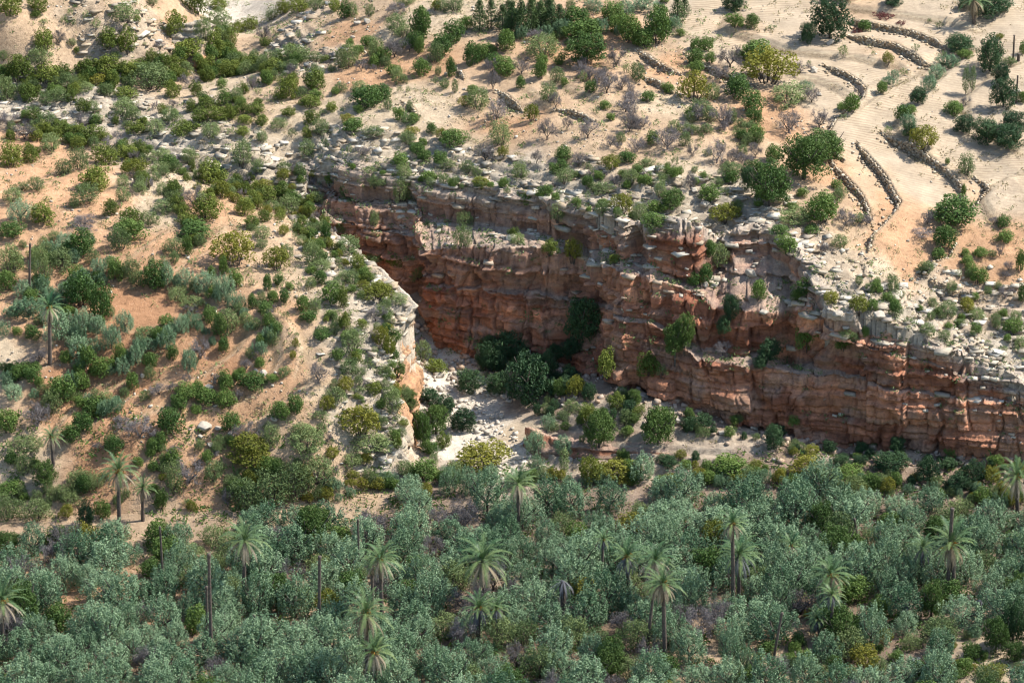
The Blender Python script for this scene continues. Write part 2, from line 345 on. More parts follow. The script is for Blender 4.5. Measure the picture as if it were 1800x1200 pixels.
# terrace edges: photo polyline, height of the step, the high side (+1 left of travel, -1 right), stone wall?, words
STEPS = [
 (T3([925,765,980,830,1030,890,1080,965,1120,1040,1150,1085,1120,1135,1060,1195,1000,1260,985,1330]), 1.1, 1, 1, 'thick dark dry stone wall curving between two tan fields'),
 (T3([785,855,850,925,910,985,950,1035,980,1100,1000,1165]), .9, 1, 1, 'dry stone wall running down from the big green carob trees'),
 (T3([735,335,800,365,870,395,930,435,965,470,955,520,900,570,810,640,775,700,800,790,860,850]), .8, 1, 1, 'long rubble wall curving around the field right of the purple bush'),
 (T3([1050,700,1130,745,1240,800,1340,870,1430,935,1475,1000,1490,1045,1440,1110,1380,1170]), 0.9, 1, 1, 'low stone bank below the dark olive bush between tan fields'),
 (T3([1540,945,1600,975,1615,1030,1570,1075,1500,1130]), 0.9, 1, 1, 'short hook-shaped stone wall in the right-hand tan fields'),
 (T3([850,185,1000,222,1120,245,1200,290,1260,330,1330,345]), 1.0, 1, 1, 'rubble bank curving under the upper ploughed field'),
 (T3([200,140,300,190,450,232,560,268,760,290,900,300,1010,325,1130,335,1210,385]), 0.9, 1, 0, ''),
 (T3([840,95,1000,140,1200,175,1340,225,1395,270]), 0.9, 1, 1, 'scrubby stone bank below the small dark red bushes'),
 (T3([780,20,960,60,1100,85,1250,108,1420,125,1560,170]), 0.8, 1, 0, ''),
 (T3([1270,380,1190,420,1060,500,950,590]), 0.7, 1, 0, ''),
 (T3([1560,270,1480,300,1390,380,1290,480,1180,570,1130,640,1160,720,1260,800,1340,850]), 0.9, 1, 0, ''),
 (T3([560,400,700,410,800,440,880,490,880,540,740,575]), 0.7, 1, 0, ''),
 (T3([10,290,150,380,290,430,400,470]), 0.8, 1, 1, 'pale stone bank under the shrubs left of the purple bush'),
 (T3([1800,335,1680,385,1570,450,1490,520,1490,610,1560,670,1680,760,1800,820]), 0.8, 1, 0, ''),
 (T3([1800,545,1700,560,1640,600,1640,650]), 0.6, 1, 0, ''),
 (T3([1800,935,1720,950,1640,1000,1580,1075,1620,1150,1700,1190]), 0.7, 1, 0, ''),
 (T3([350,10,300,60,235,95,205,140,215,190]), 0.7, 1, 0, ''),
 (T3([330,770,420,700,480,680,520,640]), 0.7, -1, 0, ''),
 (T3([0,370,130,420,260,490,380,560]), 0.7, 1, 0, ''),
 (T2([1560,260,1660,330,1800,400]), 0.9, 1, 1, 'broken pale stone terrace wall below the first wide field'),
 (T2([1560,390,1680,440,1800,500]), 0.7, 1, 1, 'second broken terrace wall below the first wide field'),
 (T2([610,370,640,400,660,425]), 0.8, 1, 1, 'tiny leaning stone wall beside bare trees on the middle slope'),
 (T2([825,485,900,535,970,590]), 1.1, 1, 1, 'grey rubble wall beside the bare tree on the middle slope'),
 (T2([325,545,370,580,420,620]), 0.8, 1, 1, 'short dark stone wall at the foot of the pale sandy field'),
 (T2([1130,590,1230,600,1350,650]), 0.8, 1, 1, 'low stone wall between bare trees and lilac thicket'),
 (T2([950,470,1050,530,1120,590,1160,610]), 0.7, 1, 0, ''),
 (T2([1080,400,1200,480,1340,540,1500,560]), 0.7, 1, 0, ''),
 (T6([1030,10,985,80,1000,140]), 0.5, 1, 0, ''),
 (T6([1440,120,1400,180,1290,210,1280,270,1420,350,1600,380]), 0.6, 1, 1, 'scattered pale stone bank round the lowest orange field'),
 (T4([240,1130,420,900,620,800,740,770]), 1.0, -1, 0, ''),
 (T4([430,1090,560,1000,700,900,900,850,1080,760,1240,640,1310,560,1280,470]), 1.0, -1, 0, ''),
 (T4([980,930,1200,940,1330,870,1420,800,1470,700,1460,560,1400,450]), 0.9, -1, 0, ''),
 (T4([540,530,700,540,900,500,1060,480,1130,430,1090,330,900,300,700,290,560,280]), 0.7, -1, 0, ''),
 (T4([700,150,820,60,940,0]), 0.7, -1, 0, ''), (T4([960,190,1020,120,1130,60,1180,0]), 0.6, -1, 0, ''),
 (T4([1000,1130,1250,1060,1450,960,1620,830,1720,740]), 0.9, -1, 0, ''),
 (T4([300,1190,480,1010,640,900,760,860,880,790]), .8, -1, 0, ''), (T4([560,1170,760,1000,960,930]), .7, -1, 0, ''), (T4([1240,1180,1400,1060,1560,960,1700,860]), .7, -1, 0, ''),
 (T4([930,230,1050,170,1180,100,1300,0]), .6, -1, 0, ''), (T4([1200,470,1350,440,1480,480,1560,560,1600,660,1560,780]), .8, -1, 0, ''), (T4([330,1000,420,880,500,800,560,780]), .6, -1, 0, ''),
 (T1([0,900,150,870,280,800]), .6, -1, 0, ''), (T1([500,1180,640,1060,760,990]), .6, -1, 0, ''), (T1([780,1120,900,1030,960,940]), .6, -1, 0, ''), (T1([0,1000,180,960,350,860,430,820]), .6, -1, 0, ''),
 (T4([20,880,120,760,280,700,400,690]), 0.7, -1, 0, ''),
 (T1([0,1080,150,1010,330,930,420,880]), 0.7, -1, 0, ''), (T1([330,1120,560,1000,780,930,920,900]), 0.7, -1, 0, ''),
]
UZ = None
def up_xy(px, r):          # photo point -> plan position on the unstepped upper surface
    rx, dy, dz = ray(px, r); y = np.linspace(325, 480, 700); t = y/dy
    z = CAM_H+dz*t; h = f_up(rx*t, y); k = int(np.argmax(z < h))
    return rx*t[k], y[k]
step_w = []
for pl, drop, hi, wall, words in STEPS:
    step_w.append([up_xy(a, b) for a, b in pl])

ROCKY = [  # column, row, spread in metres, strength: places where bare ledges break the soil
 (60,190,6,1),(130,200,6,1),(200,180,5,.9),(280,255,4,.9),(380,262,5,1),(470,275,5,1),(560,280,6,1),(640,285,6,1),(720,300,6,1),
 (800,315,6,1),(900,325,6,.9),(1000,340,6,1),(1080,370,6,1),(1150,370,6,1),(1230,370,6,1),(1290,360,6,1),(1330,340,5,.7),(1100,330,5,.8),
 (1430,420,4,.6),(1480,470,5,.8),(1500,520,5,1),(1560,530,5,1),(1620,560,5,1),(1700,600,5,1),(1780,640,5,1),(1740,540,5,.8),(1650,510,4,.8),(1790,580,5,.8),
 (560,450,4,.5),(620,480,5,.9),(660,530,6,1),(640,600,5,1),(660,660,5,1),(680,720,5,1),(690,780,4,1),(600,560,4,.6),(600,740,3,.6),(640,800,3,.6),
 (150,30,6,.4),(260,70,6,.8),(200,90,5,.7),(500,90,5,.7),(560,110,5,.7),(540,30,5,.5),(350,180,4,.5),(260,225,4,.7),(850,290,5,.5),(950,300,4,.4),
 (450,860,3,.3),(340,760,3,.3),(700,250,4,.4)]
rk = [(*up_xy(a, b), s, k) for a, b, s, k in ROCKY]
rk += [(*PZ(a, b, z)[:2], s, k) for a, b, z, s, k in ((1000,810,1.2,4,1),(1120,810,1.5,4,1),(1230,800,2,4,.9),(1320,775,2.5,3,.9),(1050,735,3.5,4,.8),
   (1150,730,4,4,.8),(950,680,3,4,.8),(1000,760,2,3,.8),(870,640,3,3,.7),(1450,800,2,3,.6),(1600,815,1.8,3,.5))]
def rockiness(x, y):
    q = np.zeros(np.shape(x))
    for cx, cy, s, k in rk: q = np.maximum(q, k*np.exp(-(((x-cx)/s)**2+((y-cy)/s)**2)*0.9))
    q = q + 0.5*(fbm(x/3.2, y/2.2, 5)-0.5)*(q > 0.03)
    return sstep(0.25, 0.6, q)

FIELDS = [tuple(up_xy(q, s)) for q, s in ((1185,-30),(1195,100),(1330,170),(1440,250),(1490,300),(1520,480),(1640,480),(1700,380),(1830,380),(1830,-30))]
def height(x, y):
    cx = np.clip(x, -95, 95); cy = np.clip(y, 262, 490)
    inside = inpoly(x, y, GORGE)
    hu = f_up(cx, np.maximum(cy, 322)); hl = f_low(cx, np.minimum(cy, 392))
    far = np.hypot(x-cx, np.maximum(y-cy, 0))
    for (pl, drop, hi, wall, words), pw in zip(STEPS, step_w):
        lo = np.min(pw, 0)-14; hi2 = np.max(pw, 0)+14
        m = (x > lo[0]) & (x < hi2[0]) & (y > lo[1]) & (y < hi2[1])
        if not m.any(): continue
        d, s, run, L = polydist(x[m], y[m], pw)
        d = d + 0.35*(vn(x[m]/1.1, y[m]/1.1, 9)-.5)*sstep(0, .6, d)
        fade = sstep(0, 2.5, run)*sstep(0, 2.5, L-run)
        width = 0.18 if wall else 0.7
        hu[m] += hi*s*0.5*drop*fade*np.exp(-d/4.0)*sstep(0, width, d)
    hz = np.where(inside, hl, hu)
    und = (fbm(x/9, y/9, 21)-.5)*0.9 + (fbm(x/2.2, y/2.2, 23)-.5)*0.28
    damp = np.where(inside, 0.6, np.where(inpoly(x, y, FIELDS), .25, 1.0))
    hz = hz + und*damp
    r = rockiness(x, y)
    # ledges: the slope breaks into steps of unequal height
    q = hz/0.62 + (fbm(x/7, y/7, 31)-.5)*1.6
    fq = q-np.floor(q); st = (np.floor(q) + sstep(0.72, 0.95, fq))-q + 0.42
    blocks = (hsh(np.floor(x/1.1+np.floor(q)*.37), np.floor(y/0.9), 41)-.5)*0.3
    hz = hz + r*(st*0.62 + blocks)
    hz = hz + far*0.12*(0.4+fbm(x/80, y/80, 3)) * (y > 200)
    return hz, r, inside
def axis(lo, hi, step, ends):
    a = list(np.arange(lo, hi, step)); s = step; v = a[0]; pre = []
    while v > ends[0]: s *= 1.25; v -= s; pre.append(v)
    s = step; v = a[-1]; post = []
    while v < ends[1]: s *= 1.25; v += s; post.append(v)
    return np.array(pre[::-1]+a+post)
gx = axis(-72, 72, 0.22, (-1500, 1500)); gy = axis(284, 462, 0.22, (-700, 3000))
GX, GY = np.meshgrid(gx, gy)
GZ, GR, GIN = height(GX.ravel(), GY.ravel()); GZ = GZ.reshape(GX.shape); GR = GR.reshape(GX.shape); GIN = GIN.reshape(GX.shape)
near = np.clip((200-GY)/200, 0, 4); GZ = GZ + near*30*0      # plain below the viewpoint
def zat(x, y):
    x = np.asarray(x, float); y = np.asarray(y, float)
    i = np.clip(np.searchsorted(gx, x)-1, 0, len(gx)-2); j = np.clip(np.searchsorted(gy, y)-1, 0, len(gy)-2)
    fx = (x-gx[i])/(gx[i+1]-gx[i]); fy = (y-gy[j])/(gy[j+1]-gy[j])
    return (GZ[j, i]*(1-fx)+GZ[j, i+1]*fx)*(1-fy)+(GZ[j+1, i]*(1-fx)+GZ[j+1, i+1]*fx)*fy
def rat(x, y):
    i = np.clip(np.searchsorted(gx, x), 0, len(gx)-1); j = np.clip(np.searchsorted(gy, y), 0, len(gy)-1)
    return GR[j, i]

# soil colours by place
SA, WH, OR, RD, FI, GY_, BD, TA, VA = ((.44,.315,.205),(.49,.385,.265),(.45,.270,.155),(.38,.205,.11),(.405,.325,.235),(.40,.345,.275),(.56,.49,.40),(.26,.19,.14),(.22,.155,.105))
SOIL = [(50,60,SA,0),(120,20,SA,0),(250,40,SA,0),(430,20,BD,0),(460,5,BD,0),(300,90,OR,0),(400,110,SA,0),(60,190,GY_,0),(150,195,GY_,0),(540,60,SA,0),(620,50,OR,0),
 (390,150,WH,0),(430,200,SA,0),(560,230,WH,0),(480,250,WH,0),(300,250,GY_,0),(560,200,WH,0),(60,250,OR,0),(40,280,OR,0),(100,310,OR,0),(150,330,OR,0),(280,330,WH,0),(270,370,WH,0),
 (180,360,OR,0),(60,340,OR,0),(370,370,OR,0),(260,430,OR,0),(360,450,OR,0),(250,530,RD,0),(230,510,RD,0),(10,620,WH,0),(30,560,OR,0),(120,650,RD,0),(180,680,RD,0),(170,710,RD,0),(220,660,RD,0),
 (300,720,OR,0),(400,620,RD,0),(430,590,OR,0),(480,590,SA,0),(520,560,OR,0),(500,650,OR,0),(540,620,SA,0),(430,710,OR,0),(500,700,OR,0),(360,760,OR,0),(480,760,SA,0),(560,660,SA,0),
 (600,700,WH,0),(640,650,GY_,0),(680,600,GY_,0),(660,540,GY_,0),(700,750,WH,0),(560,540,WH,0),(600,470,WH,0),(540,430,SA,0),(460,440,SA,0),(130,760,OR,0),(170,800,RD,0),(330,870,OR,0),(300,890,SA,0),(60,820,WH,0),
 (630,860,SA,0),(600,880,SA,0),(650,20,SA,0),(720,50,WH,0),(790,30,WH,0),(640,130,OR,0),(680,130,OR,0),(560,150,SA,0),(740,120,OR,0),(700,170,WH,0),(740,190,WH,0),(640,220,WH,0),(680,230,WH,0),(800,260,WH,0),
 (880,190,SA,0),(930,170,SA,0),(960,140,SA,0),(880,220,OR,0),(920,210,OR,0),(1000,230,SA,0),(860,250,SA,0),(1060,220,SA,0),(1000,110,OR,0),(1080,170,SA,0),(1130,100,SA,0),(1160,190,WH,0),(1150,220,SA,0),(1000,280,SA,0),
 (1100,290,SA,0),(1200,320,WH,0),(1270,340,GY_,0),(700,290,WH,0),(900,310,GY_,0),(1000,340,GY_,0),(1180,120,OR,0),(1060,70,OR,0),
 (1220,20,FI,1),(1250,60,FI,1),(1330,20,FI,1),(1370,30,FI,1),(1260,80,FI,1),(1380,85,FI,.7),(1290,50,SA,.2),(1500,30,SA,.3),(1580,70,FI,1),(1620,80,FI,1),(1500,65,FI,1),(1700,50,FI,1),(1780,60,FI,1),(1640,30,FI,.5),(1560,90,SA,0),
 (1500,130,FI,1),(1540,150,FI,1),(1440,160,FI,.6),(1460,170,FI,.8),(1570,180,FI,1),(1530,220,FI,1),(1600,150,FI,1),(1500,240,FI,1),(1560,280,FI,1),(1600,320,FI,1),(1650,340,FI,1),(1530,300,SA,.4),(1560,360,OR,.3),(1520,330,SA,.5),
 (1580,400,OR,.2),(1560,420,OR,0),(1580,450,OR,0),(1590,480,OR,0),(1680,130,FI,.6),(1660,200,FI,.6),(1700,260,FI,.8),(1750,300,FI,.8),(1760,350,FI,.5),(1720,340,SA,.6),(1700,430,OR,0),(1670,480,OR,0),(1700,500,OR,0),(1760,450,OR,0),(1790,200,FI,.4),
 (1450,300,OR,0),(1440,340,SA,0),(1340,260,SA,.3),(1320,290,SA,.3),(1360,230,OR,0),(1350,190,OR,0),(1450,380,SA,0),(1500,400,SA,0),(1640,510,SA,0),(1700,560,SA,0),(1780,620,GY_,0),(1600,560,GY_,0),(1500,540,GY_,0),(1520,480,SA,0),(1540,480,WH,0)]
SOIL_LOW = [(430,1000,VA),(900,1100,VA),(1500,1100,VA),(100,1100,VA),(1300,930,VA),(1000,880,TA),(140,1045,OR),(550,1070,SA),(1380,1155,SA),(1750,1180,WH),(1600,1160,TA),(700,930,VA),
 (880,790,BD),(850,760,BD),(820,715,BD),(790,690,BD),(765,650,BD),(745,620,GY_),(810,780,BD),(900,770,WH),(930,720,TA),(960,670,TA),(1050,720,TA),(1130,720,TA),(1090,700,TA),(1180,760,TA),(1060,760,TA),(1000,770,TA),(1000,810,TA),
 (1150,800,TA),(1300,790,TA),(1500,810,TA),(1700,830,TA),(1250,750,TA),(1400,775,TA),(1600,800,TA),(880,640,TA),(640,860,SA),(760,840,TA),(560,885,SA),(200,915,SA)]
def idw(x, y, P, C):
    num = np.zeros((len(x), C.shape[1])); den = np.zeros(len(x))
    for p, c in zip(P, C):
        d2 = (x-p[0])**2 + ((y-p[1])*0.9)**2 + 0.4; ww = 1/(d2*d2)
        num += ww[:, None]*c; den += ww
    return num/den[:, None]
def soil(x, y, r, ins):
    wx = x + (fbm(x/3, y/3, 51)-.5)*3.5; wy = y + (fbm(x/3, y/3, 57)-.5)*3.5
    PU = [up_xy(a, b) for a, b, c, k in SOIL]; CU = np.array([(*c, k) for a, b, c, k in SOIL])
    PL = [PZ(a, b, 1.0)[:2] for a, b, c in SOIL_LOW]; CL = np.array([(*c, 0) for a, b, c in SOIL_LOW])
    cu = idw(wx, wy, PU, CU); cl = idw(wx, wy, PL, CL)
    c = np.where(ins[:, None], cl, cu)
    bank = np.zeros(len(x)); rim_ = np.zeros(len(x))
    for (pl, drp, hi, wall, words), pw in zip(STEPS, step_w):
        lo = np.min(pw, 0)-3; h2 = np.max(pw, 0)+3; m = (x > lo[0]) & (x < h2[0]) & (y > lo[1]) & (y < h2[1]) & ~ins
        if not m.any(): continue
        d, s, run, L = polydist(x[m], y[m], pw); wob = fbm(x[m]/1.5, y[m]/1.5, 63)
        bank[m] = np.maximum(bank[m], (s*hi < 0)*sstep(1.5, .5, d+wob*.9)*drp); rim_[m] = np.maximum(rim_[m], (s*hi > 0)*sstep(1.0, .3, d+wob*.5))
    k = (bank*.8*(.5+.5*fbm(x/2, y/2, 65)))[:, None]; c[:, :3] = c[:, :3]*(1-k)+np.array((.30, .22, .13))*k; c[:, 3] *= 1-np.clip(bank*2, 0, 1)
    k = (rim_*.35)[:, None]; c[:, :3] = c[:, :3]*(1-k)+np.array((.52, .42, .28))*k
    rc = np.array(GY_)*1.0*(0.82+0.36*hsh(np.floor(x/1.3), np.floor(y/1.0), 61))[:, None]*np.array([1.0, .98, .94])
    k = (r*0.62)[:, None]
    return c[:, :3]*(1-k)+rc*k, c[:, 3]*(1-r)
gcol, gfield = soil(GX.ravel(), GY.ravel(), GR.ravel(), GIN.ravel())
ny, nx = GX.shape
idx = np.arange(nx*ny).reshape(ny, nx)
quads = np.stack([idx[:-1, :-1], idx[:-1, 1:], idx[1:, 1:], idx[1:, :-1]], -1).reshape(-1, 4)
V = np.stack([GX.ravel(), GY.ravel(), GZ.ravel()], -1)
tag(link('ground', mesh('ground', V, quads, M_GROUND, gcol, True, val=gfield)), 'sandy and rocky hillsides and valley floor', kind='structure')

# ------------------------------------------------------------ the cliffs
def resample(st, ns):
    """stations (n, k, 3) -> ns evenly spaced along the middle line, softened"""
    mid = st[:, :, :2].mean(1); L = np.concatenate([[0], np.cumsum(np.hypot(*np.diff(mid, axis=0).T))])
    s = np.linspace(0, L[-1], ns); out = np.zeros((ns, st.shape[1], 3))
    for a in range(st.shape[1]):
        for b in range(3): out[:, a, b] = np.interp(s, L, st[:, a, b])
    return s, out
def cliff(name, st, ds, dt, amp, palette, seed, inward, label, relief=1.0):
    mid = st[:, :, :2].mean(1); L = np.hypot(*np.diff(mid, axis=0).T).sum(); ns = int(L/ds)
    s, P = resample(st, ns)
    base = P[:, -1, :2]; k = max(3, int(3/ds))
    tg = np.gradient(P[:, :, :2].mean(1), axis=0)
    ker = np.ones(2*k+1)/(2*k+1)
    tg = np.stack([np.convolve(np.pad(tg[:, i], k, 'edge'), ker, 'valid') for i in (0, 1)], -1)
    tg /= np.hypot(tg[:, 0], tg[:, 1])[:, None]
    nrm = np.stack([tg[:, 1], -tg[:, 0]], -1)*inward          # horizontal, pointing out of the rock
    top = P[:, 0].copy(); top[:, :2] -= nrm*(3.0 if inward > 0 else 1.3); top[:, 2] = zat(top[:, 0], top[:, 1]) - 0.5
    P[:, 0, 2] = np.maximum(P[:, 0, 2], 0) + 0.22
    foot = P[:, -1].copy(); foot[:, :2] += nrm*0.8; foot[:, 2] -= 1.6
    prof = np.concatenate([top[:, None], P, foot[:, None]], 1)
    seg = np.sqrt((np.diff(prof, axis=1)**2).sum(-1)).mean(0); cum = np.concatenate([[0], np.cumsum(seg)])
    ntt = int(cum[-1]/dt); tt = np.linspace(0, cum[-1], ntt)
    G = np.zeros((ns, ntt, 3))
    j = np.clip(np.searchsorted(cum, tt, 'right')-1, 0, len(seg)-1); f = (tt-cum[j])/seg[j]
    G = prof[:, j]*(1-f)[None, :, None] + prof[:, j+1]*f[None, :, None]
    Sg = np.broadcast_to(s[:, None], (ns, ntt)); Z = G[:, :, 2]
    X, Y = G[:, :, 0], G[:, :, 1]
    # bench or face? from the unbroken profile
    dz = np.gradient(Z, axis=1); dh = np.hypot(np.gradient(X, axis=1), np.gradient(Y, axis=1)); flat = sstep(0.5, 1.4, dh/(np.abs(dz)+1e-6))
    rng = np.random.RandomState(seed)
    zb = [-6.0]
    while zb[-1] < 34: zb.append(zb[-1]+rng.choice([0.22, 0.35, 0.5, 0.8, 1.1, 1.7], p=[.2, .25, .2, .15, .12, .08]))
    zb = np.array(zb)
    zq = Z + (vn(Sg/13, Z*0+seed, 71)-.5)*0.9 + (vn(Sg/2.5, Z*0.5, 72)-.5)*0.10
    lay = np.searchsorted(zb, zq)-1; th = zb[lay+1]-zb[lay]; fz = (zq-zb[lay])/th
    edge = np.minimum(fz, 1-fz)*th
    blen = 0.7+2.6*hsh(lay, lay*0+3, seed)
    bq = (Sg + (vn(Sg/1.7, Z/1.3, 73)-.5)*1.0)/blen + hsh(lay, lay*0+7, seed)*9
    bi = np.floor(bq); fb = bq-bi; bedge = np.minimum(fb, 1-fb)*blen
    off = (hsh(lay, lay*0, seed+1)-.5)*1.15 + (hsh(lay, np.floor(Sg/7.0+hsh(lay, lay*0+5, seed)), seed+9)-.5)*0.5 + (hsh(bi, lay, seed+2)-.5)*0.75*np.clip(th, .4, 1.2)
    off -= 0.42*(1-sstep(0.0, 0.12, edge))*(.3+.9*vn(Sg/5, lay*3.7, 85)) + 0.24*(1-sstep(0.0, 0.10, bedge))*(hsh(bi, lay, seed+4) > .35)
    for wid, am, zh, kk in ((6.5, 1.9, 8.0, 201), (2.9, .95, 4.2, 207), (1.4, .28, 2.1, 211)):      # piers and joint-bounded blocks
        zg = np.floor(zq/zh+.37); sp_ = Sg/wid+(vn(Sg/wid/1.3, Z/9, kk)-.5)*1.1+hsh(zg, zg*0, kk+1)*5; pi_ = np.floor(sp_); pe = np.minimum(sp_-pi_, 1-sp_+pi_)*wid
        off = off + (hsh(pi_, zg, kk+2)-.5)*am - am*.28*(1-sstep(0.0, 0.14, pe))
    off += (fbm(Sg/8.0, Z/16, 75, 3)-.5)*2.2 + (fbm(Sg/2.4, Z/5, 76, 4)-.5)*0.55 + (fbm(Sg/.7, Z/.6, 77, 3)-.5)*0.3
    crev = np.abs(vn(Sg/3.3+.6*vn(Z/2, Sg/9, 78), Z/18, 79)-.5); off -= 0.8*(1-sstep(0.0, 0.045, crev))
    rel = np.clip(np.minimum(tt/2.6, (cum[-1]-tt)/1.2), 0, 1)[None, :]*relief
    off = off*amp*rel*np.clip(np.ptp(P[:, :, 2], axis=1)/4.0, .35, 1)[:, None]*(1-0.25*flat)
    X2 = X + nrm[:, 0:1]*off; Y2 = Y + nrm[:, 1:2]*off
    Z2 = Z + flat*rel*((hsh(np.floor(X*1.1), np.floor(Y*1.1), seed+5)-.5)*0.28 + (fbm(X/2, Y/2, 80)-.5)*0.7)
    v = np.stack([X2.ravel(), Y2.ravel(), Z2.ravel()], -1)
    c = palette(Sg, Z, P[:, 0, 2][:, None], lay, bi, flat, tt[None, :]+0*Sg, seed)
    ii = np.arange(ns*ntt).reshape(ns, ntt)
    q = np.stack([ii[:-1, :-1], ii[:-1, 1:], ii[1:, 1:], ii[1:, :-1]], -1).reshape(-1, 4)
    if inward < 0: q = q[:, ::-1]
    o = tag(link(name, mesh(name, v, q, M_ROCK, c.reshape(-1, 3))), label, kind='structure')
    ic = ii[::3, ::3]; qc = np.stack([ic[:-1, :-1], ic[:-1, 1:], ic[1:, 1:], ic[1:, :-1]], -1).reshape(-1, 4)
    return o, v, qc
def lerp(a, b, k): return np.asarray(a)*(1-k[..., None]) + np.asarray(b)*k[..., None]
def pal_wall(s, z, lip, lay, bi, flat, t, seed):
    red = lerp((.31, .128, .076), (.60, .285, .165), sstep(.25, .75, fbm(s/5, z/2.0, 81, 4)))
    grey = np.broadcast_to(np.array((.35, .255, .19)), red.shape)
    pale = np.broadcast_to(np.array((.52, .45, .36)), red.shape)
    c = red*(0.8+0.42*hsh(bi, lay, seed+6))[..., None]*(0.72+0.5*hsh(lay, lay*0+2, seed))[..., None]
    g = sstep(.50, .66, fbm(s/3.5+3, z/1.4, 82, 3))*.5; c = c*(1-g[..., None]) + grey*g[..., None]
    up = sstep(2.6, .4, (lip-z) + (fbm(s/3, z/3, 83)-.5)*2.6) * sstep(4, 9, z)
    c = c*(1-(up*.85)[..., None]) + pale*(0.75+.4*hsh(bi, lay, seed+8))[..., None]*(up*.85)[..., None]
    far = sstep(60, 40, s)*sstep(9, 13, z)*0.5
    c = c*(1-far[..., None]) + grey*far[..., None]
    dust = flat*0.6
    return c*(1-dust[..., None]) + np.array((.42, .35, .28))*dust[..., None]
def pal_spur(s, z, lip, lay, bi, flat, t, seed):
    pale = lerp((.44, .36, .26), (.58, .50, .39), hsh(bi, lay, seed+6))
    orr = np.broadcast_to(np.array((.55, .29, .15)), pale.shape)
    o = sstep(.42, .62, fbm(s/4, z/3, 84, 3)+.20*sstep(2.5, 7, lip-z))*0.8
    o = o*sstep(1.0, 3.0, lip-z)
    c = pale*(1-o[..., None]) + orr*o[..., None]
    return c*(1-(flat*.6)[..., None]) + np.array((.55, .49, .4))*(flat*.6)[..., None]
oa, va, qa = cliff('cliff', WA, 0.13, 0.10, 1.0, pal_wall, 11, 1, 'long layered red rock wall along the right side of the gorge')
WB6 = np.stack([WB[:, 0]*(1-k)+WB[:, 1]*k for k in (0, .2, .4, .6, .8, 1)], 1)
ob, vb, qb = cliff('cliff', WB6, 0.15, 0.13, 0.62, pal_spur, 23, -1, 'pale and orange rock face at the end of the left spur', 1.0)
def low_wall(st): return np.stack([np.array([PY(s[0], s[1], s[2]) for s in st])*(1-k)+np.array([PY(s[0], s[3], s[4]) for s in st])*k for k in (0, .2, .4, .6, .8, 1)], 1)
WC = low_wall([(185,80,420.5,92,420), (215,62,421.6,98,419.6), (262,50,421.8,106,418.4), (310,43,421.6,103,418.2), (350,36,421.4,98,417.6), (374,44,423,84,421)])
WD = low_wall([(925,752,342.5,770,342), (950,764,340.6,800,338.8), (1000,788,338.8,828,337.2), (1060,795,338.4,826,337), (1120,797,338.2,822,337), (1190,800,338,818,337.2), (1260,806,337.6,820,337)])
oc, vc, qc_ = cliff('cliff', WC, 0.2, 0.16, 0.6, pal_spur, 31, 1, 'small orange rock face at the far left', 1.0)
od, vd, qd = cliff('cliff', WD, 0.15, 0.12, 0.45, pal_wall, 37, 1, 'low brown ledge at the foot of the talus', 1.0)
BV = [BVHTree.FromPolygons(v.tolist(), q.tolist()) for v, q in ((va, qa), (vb, qb), (vc, qc_), (vd, qd))]
CAMV = Vector((0, 0, CAM_H))
def hit(px, r):
    """where the photo's line of sight through (column, row) meets the land"""
    rx, dy, dz = ray(px, r); d = Vector((float(rx), float(dy), float(dz))); L = d.length; d /= L
    y = np.arange(262, 480, 0.12); t = y/dy
    g = CAM_H+dz*t < zat(rx*t, y)
    best = None
    if g.any():
        k = int(np.argmax(g)); best = Vector((float(rx*t[k]), float(y[k]), float(zat(rx*t[k], y[k]))))
    for b in BV:
        h = b.ray_cast(CAMV, d)
        if h[0] is not None and (best is None or h[0].y < best.y): best = h[0]
    return best if best is not None else Vector(PZ(px, r, 0.0))
def drop(x, y):
    z = float(zat(x, y))
    for b in BV:
        h = b.ray_cast(Vector((x, y, 60)), Vector((0, 0, -1)))
        if h[0] is not None and h[0].z > z: z = h[0].z
    return z

# ------------------------------------------------------------ plants: one of each kind is grown, then copied
def sprigs(rng, cen, rad, per, size, out=0.9, up=0.4, aspect=0.55, shell=0.55):
    """many small leaf-sized faces spread through a set of clumps"""
    cen = np.repeat(cen, per, 0); rad = np.repeat(rad, per, 0); n = len(cen)
    d = rng.normal(size=(n, 3)); d /= np.linalg.norm(d, axis=1)[:, None]
    rr = shell + (1-shell)*rng.rand(n)**0.6
    p = cen + d*rad*rr[:, None]
    nn = d*out + rng.normal(size=(n, 3))*0.75 + [0, 0, up]; nn /= np.linalg.norm(nn, axis=1)[:, None]
    a = np.cross(nn, rng.normal(size=(n, 3))); a /= np.linalg.norm(a, axis=1)[:, None]
    b = np.cross(nn, a); s = size*(0.6+0.8*rng.rand(n))[:, None]
    v = np.stack([p-a*s*.5, p-b*s*aspect*.5, p+a*s*.5, p+b*s*aspect*.5], 1).reshape(-1, 3)
    f = np.arange(n*4).reshape(n, 4)
    val = np.repeat(np.clip(rng.rand(n)*0.4 + np.repeat(rng.rand(n//per), per)*0.75-0.08, 0, 1), 4)
    return v, f, val
def tubes(segs, sides=4):
    """segs: list of (p0, p1, r0, r1)"""
    V_, F_ = [], []; k = 0
    for p0, p1, r0, r1 in segs:
        p0 = np.array(p0, float); p1 = np.array(p1, float); d = p1-p0; L = np.linalg.norm(d)
        if L < 1e-6: continue
        d /= L; a = np.cross(d, [0.31, 0.77, 0.55]); a /= np.linalg.norm(a); b = np.cross(d, a)
        for p, r in ((p0, r0), (p1, r1)):
            for i in range(sides):
                t = 2*math.pi*i/sides; V_.append(p+(a*math.cos(t)+b*math.sin(t))*r)
        for i in range(sides):
            j = (i+1) % sides; F_.append((k+i, k+j, k+sides+j, k+sides+i))
        k += 2*sides
    return np.array(V_), np.array(F_)
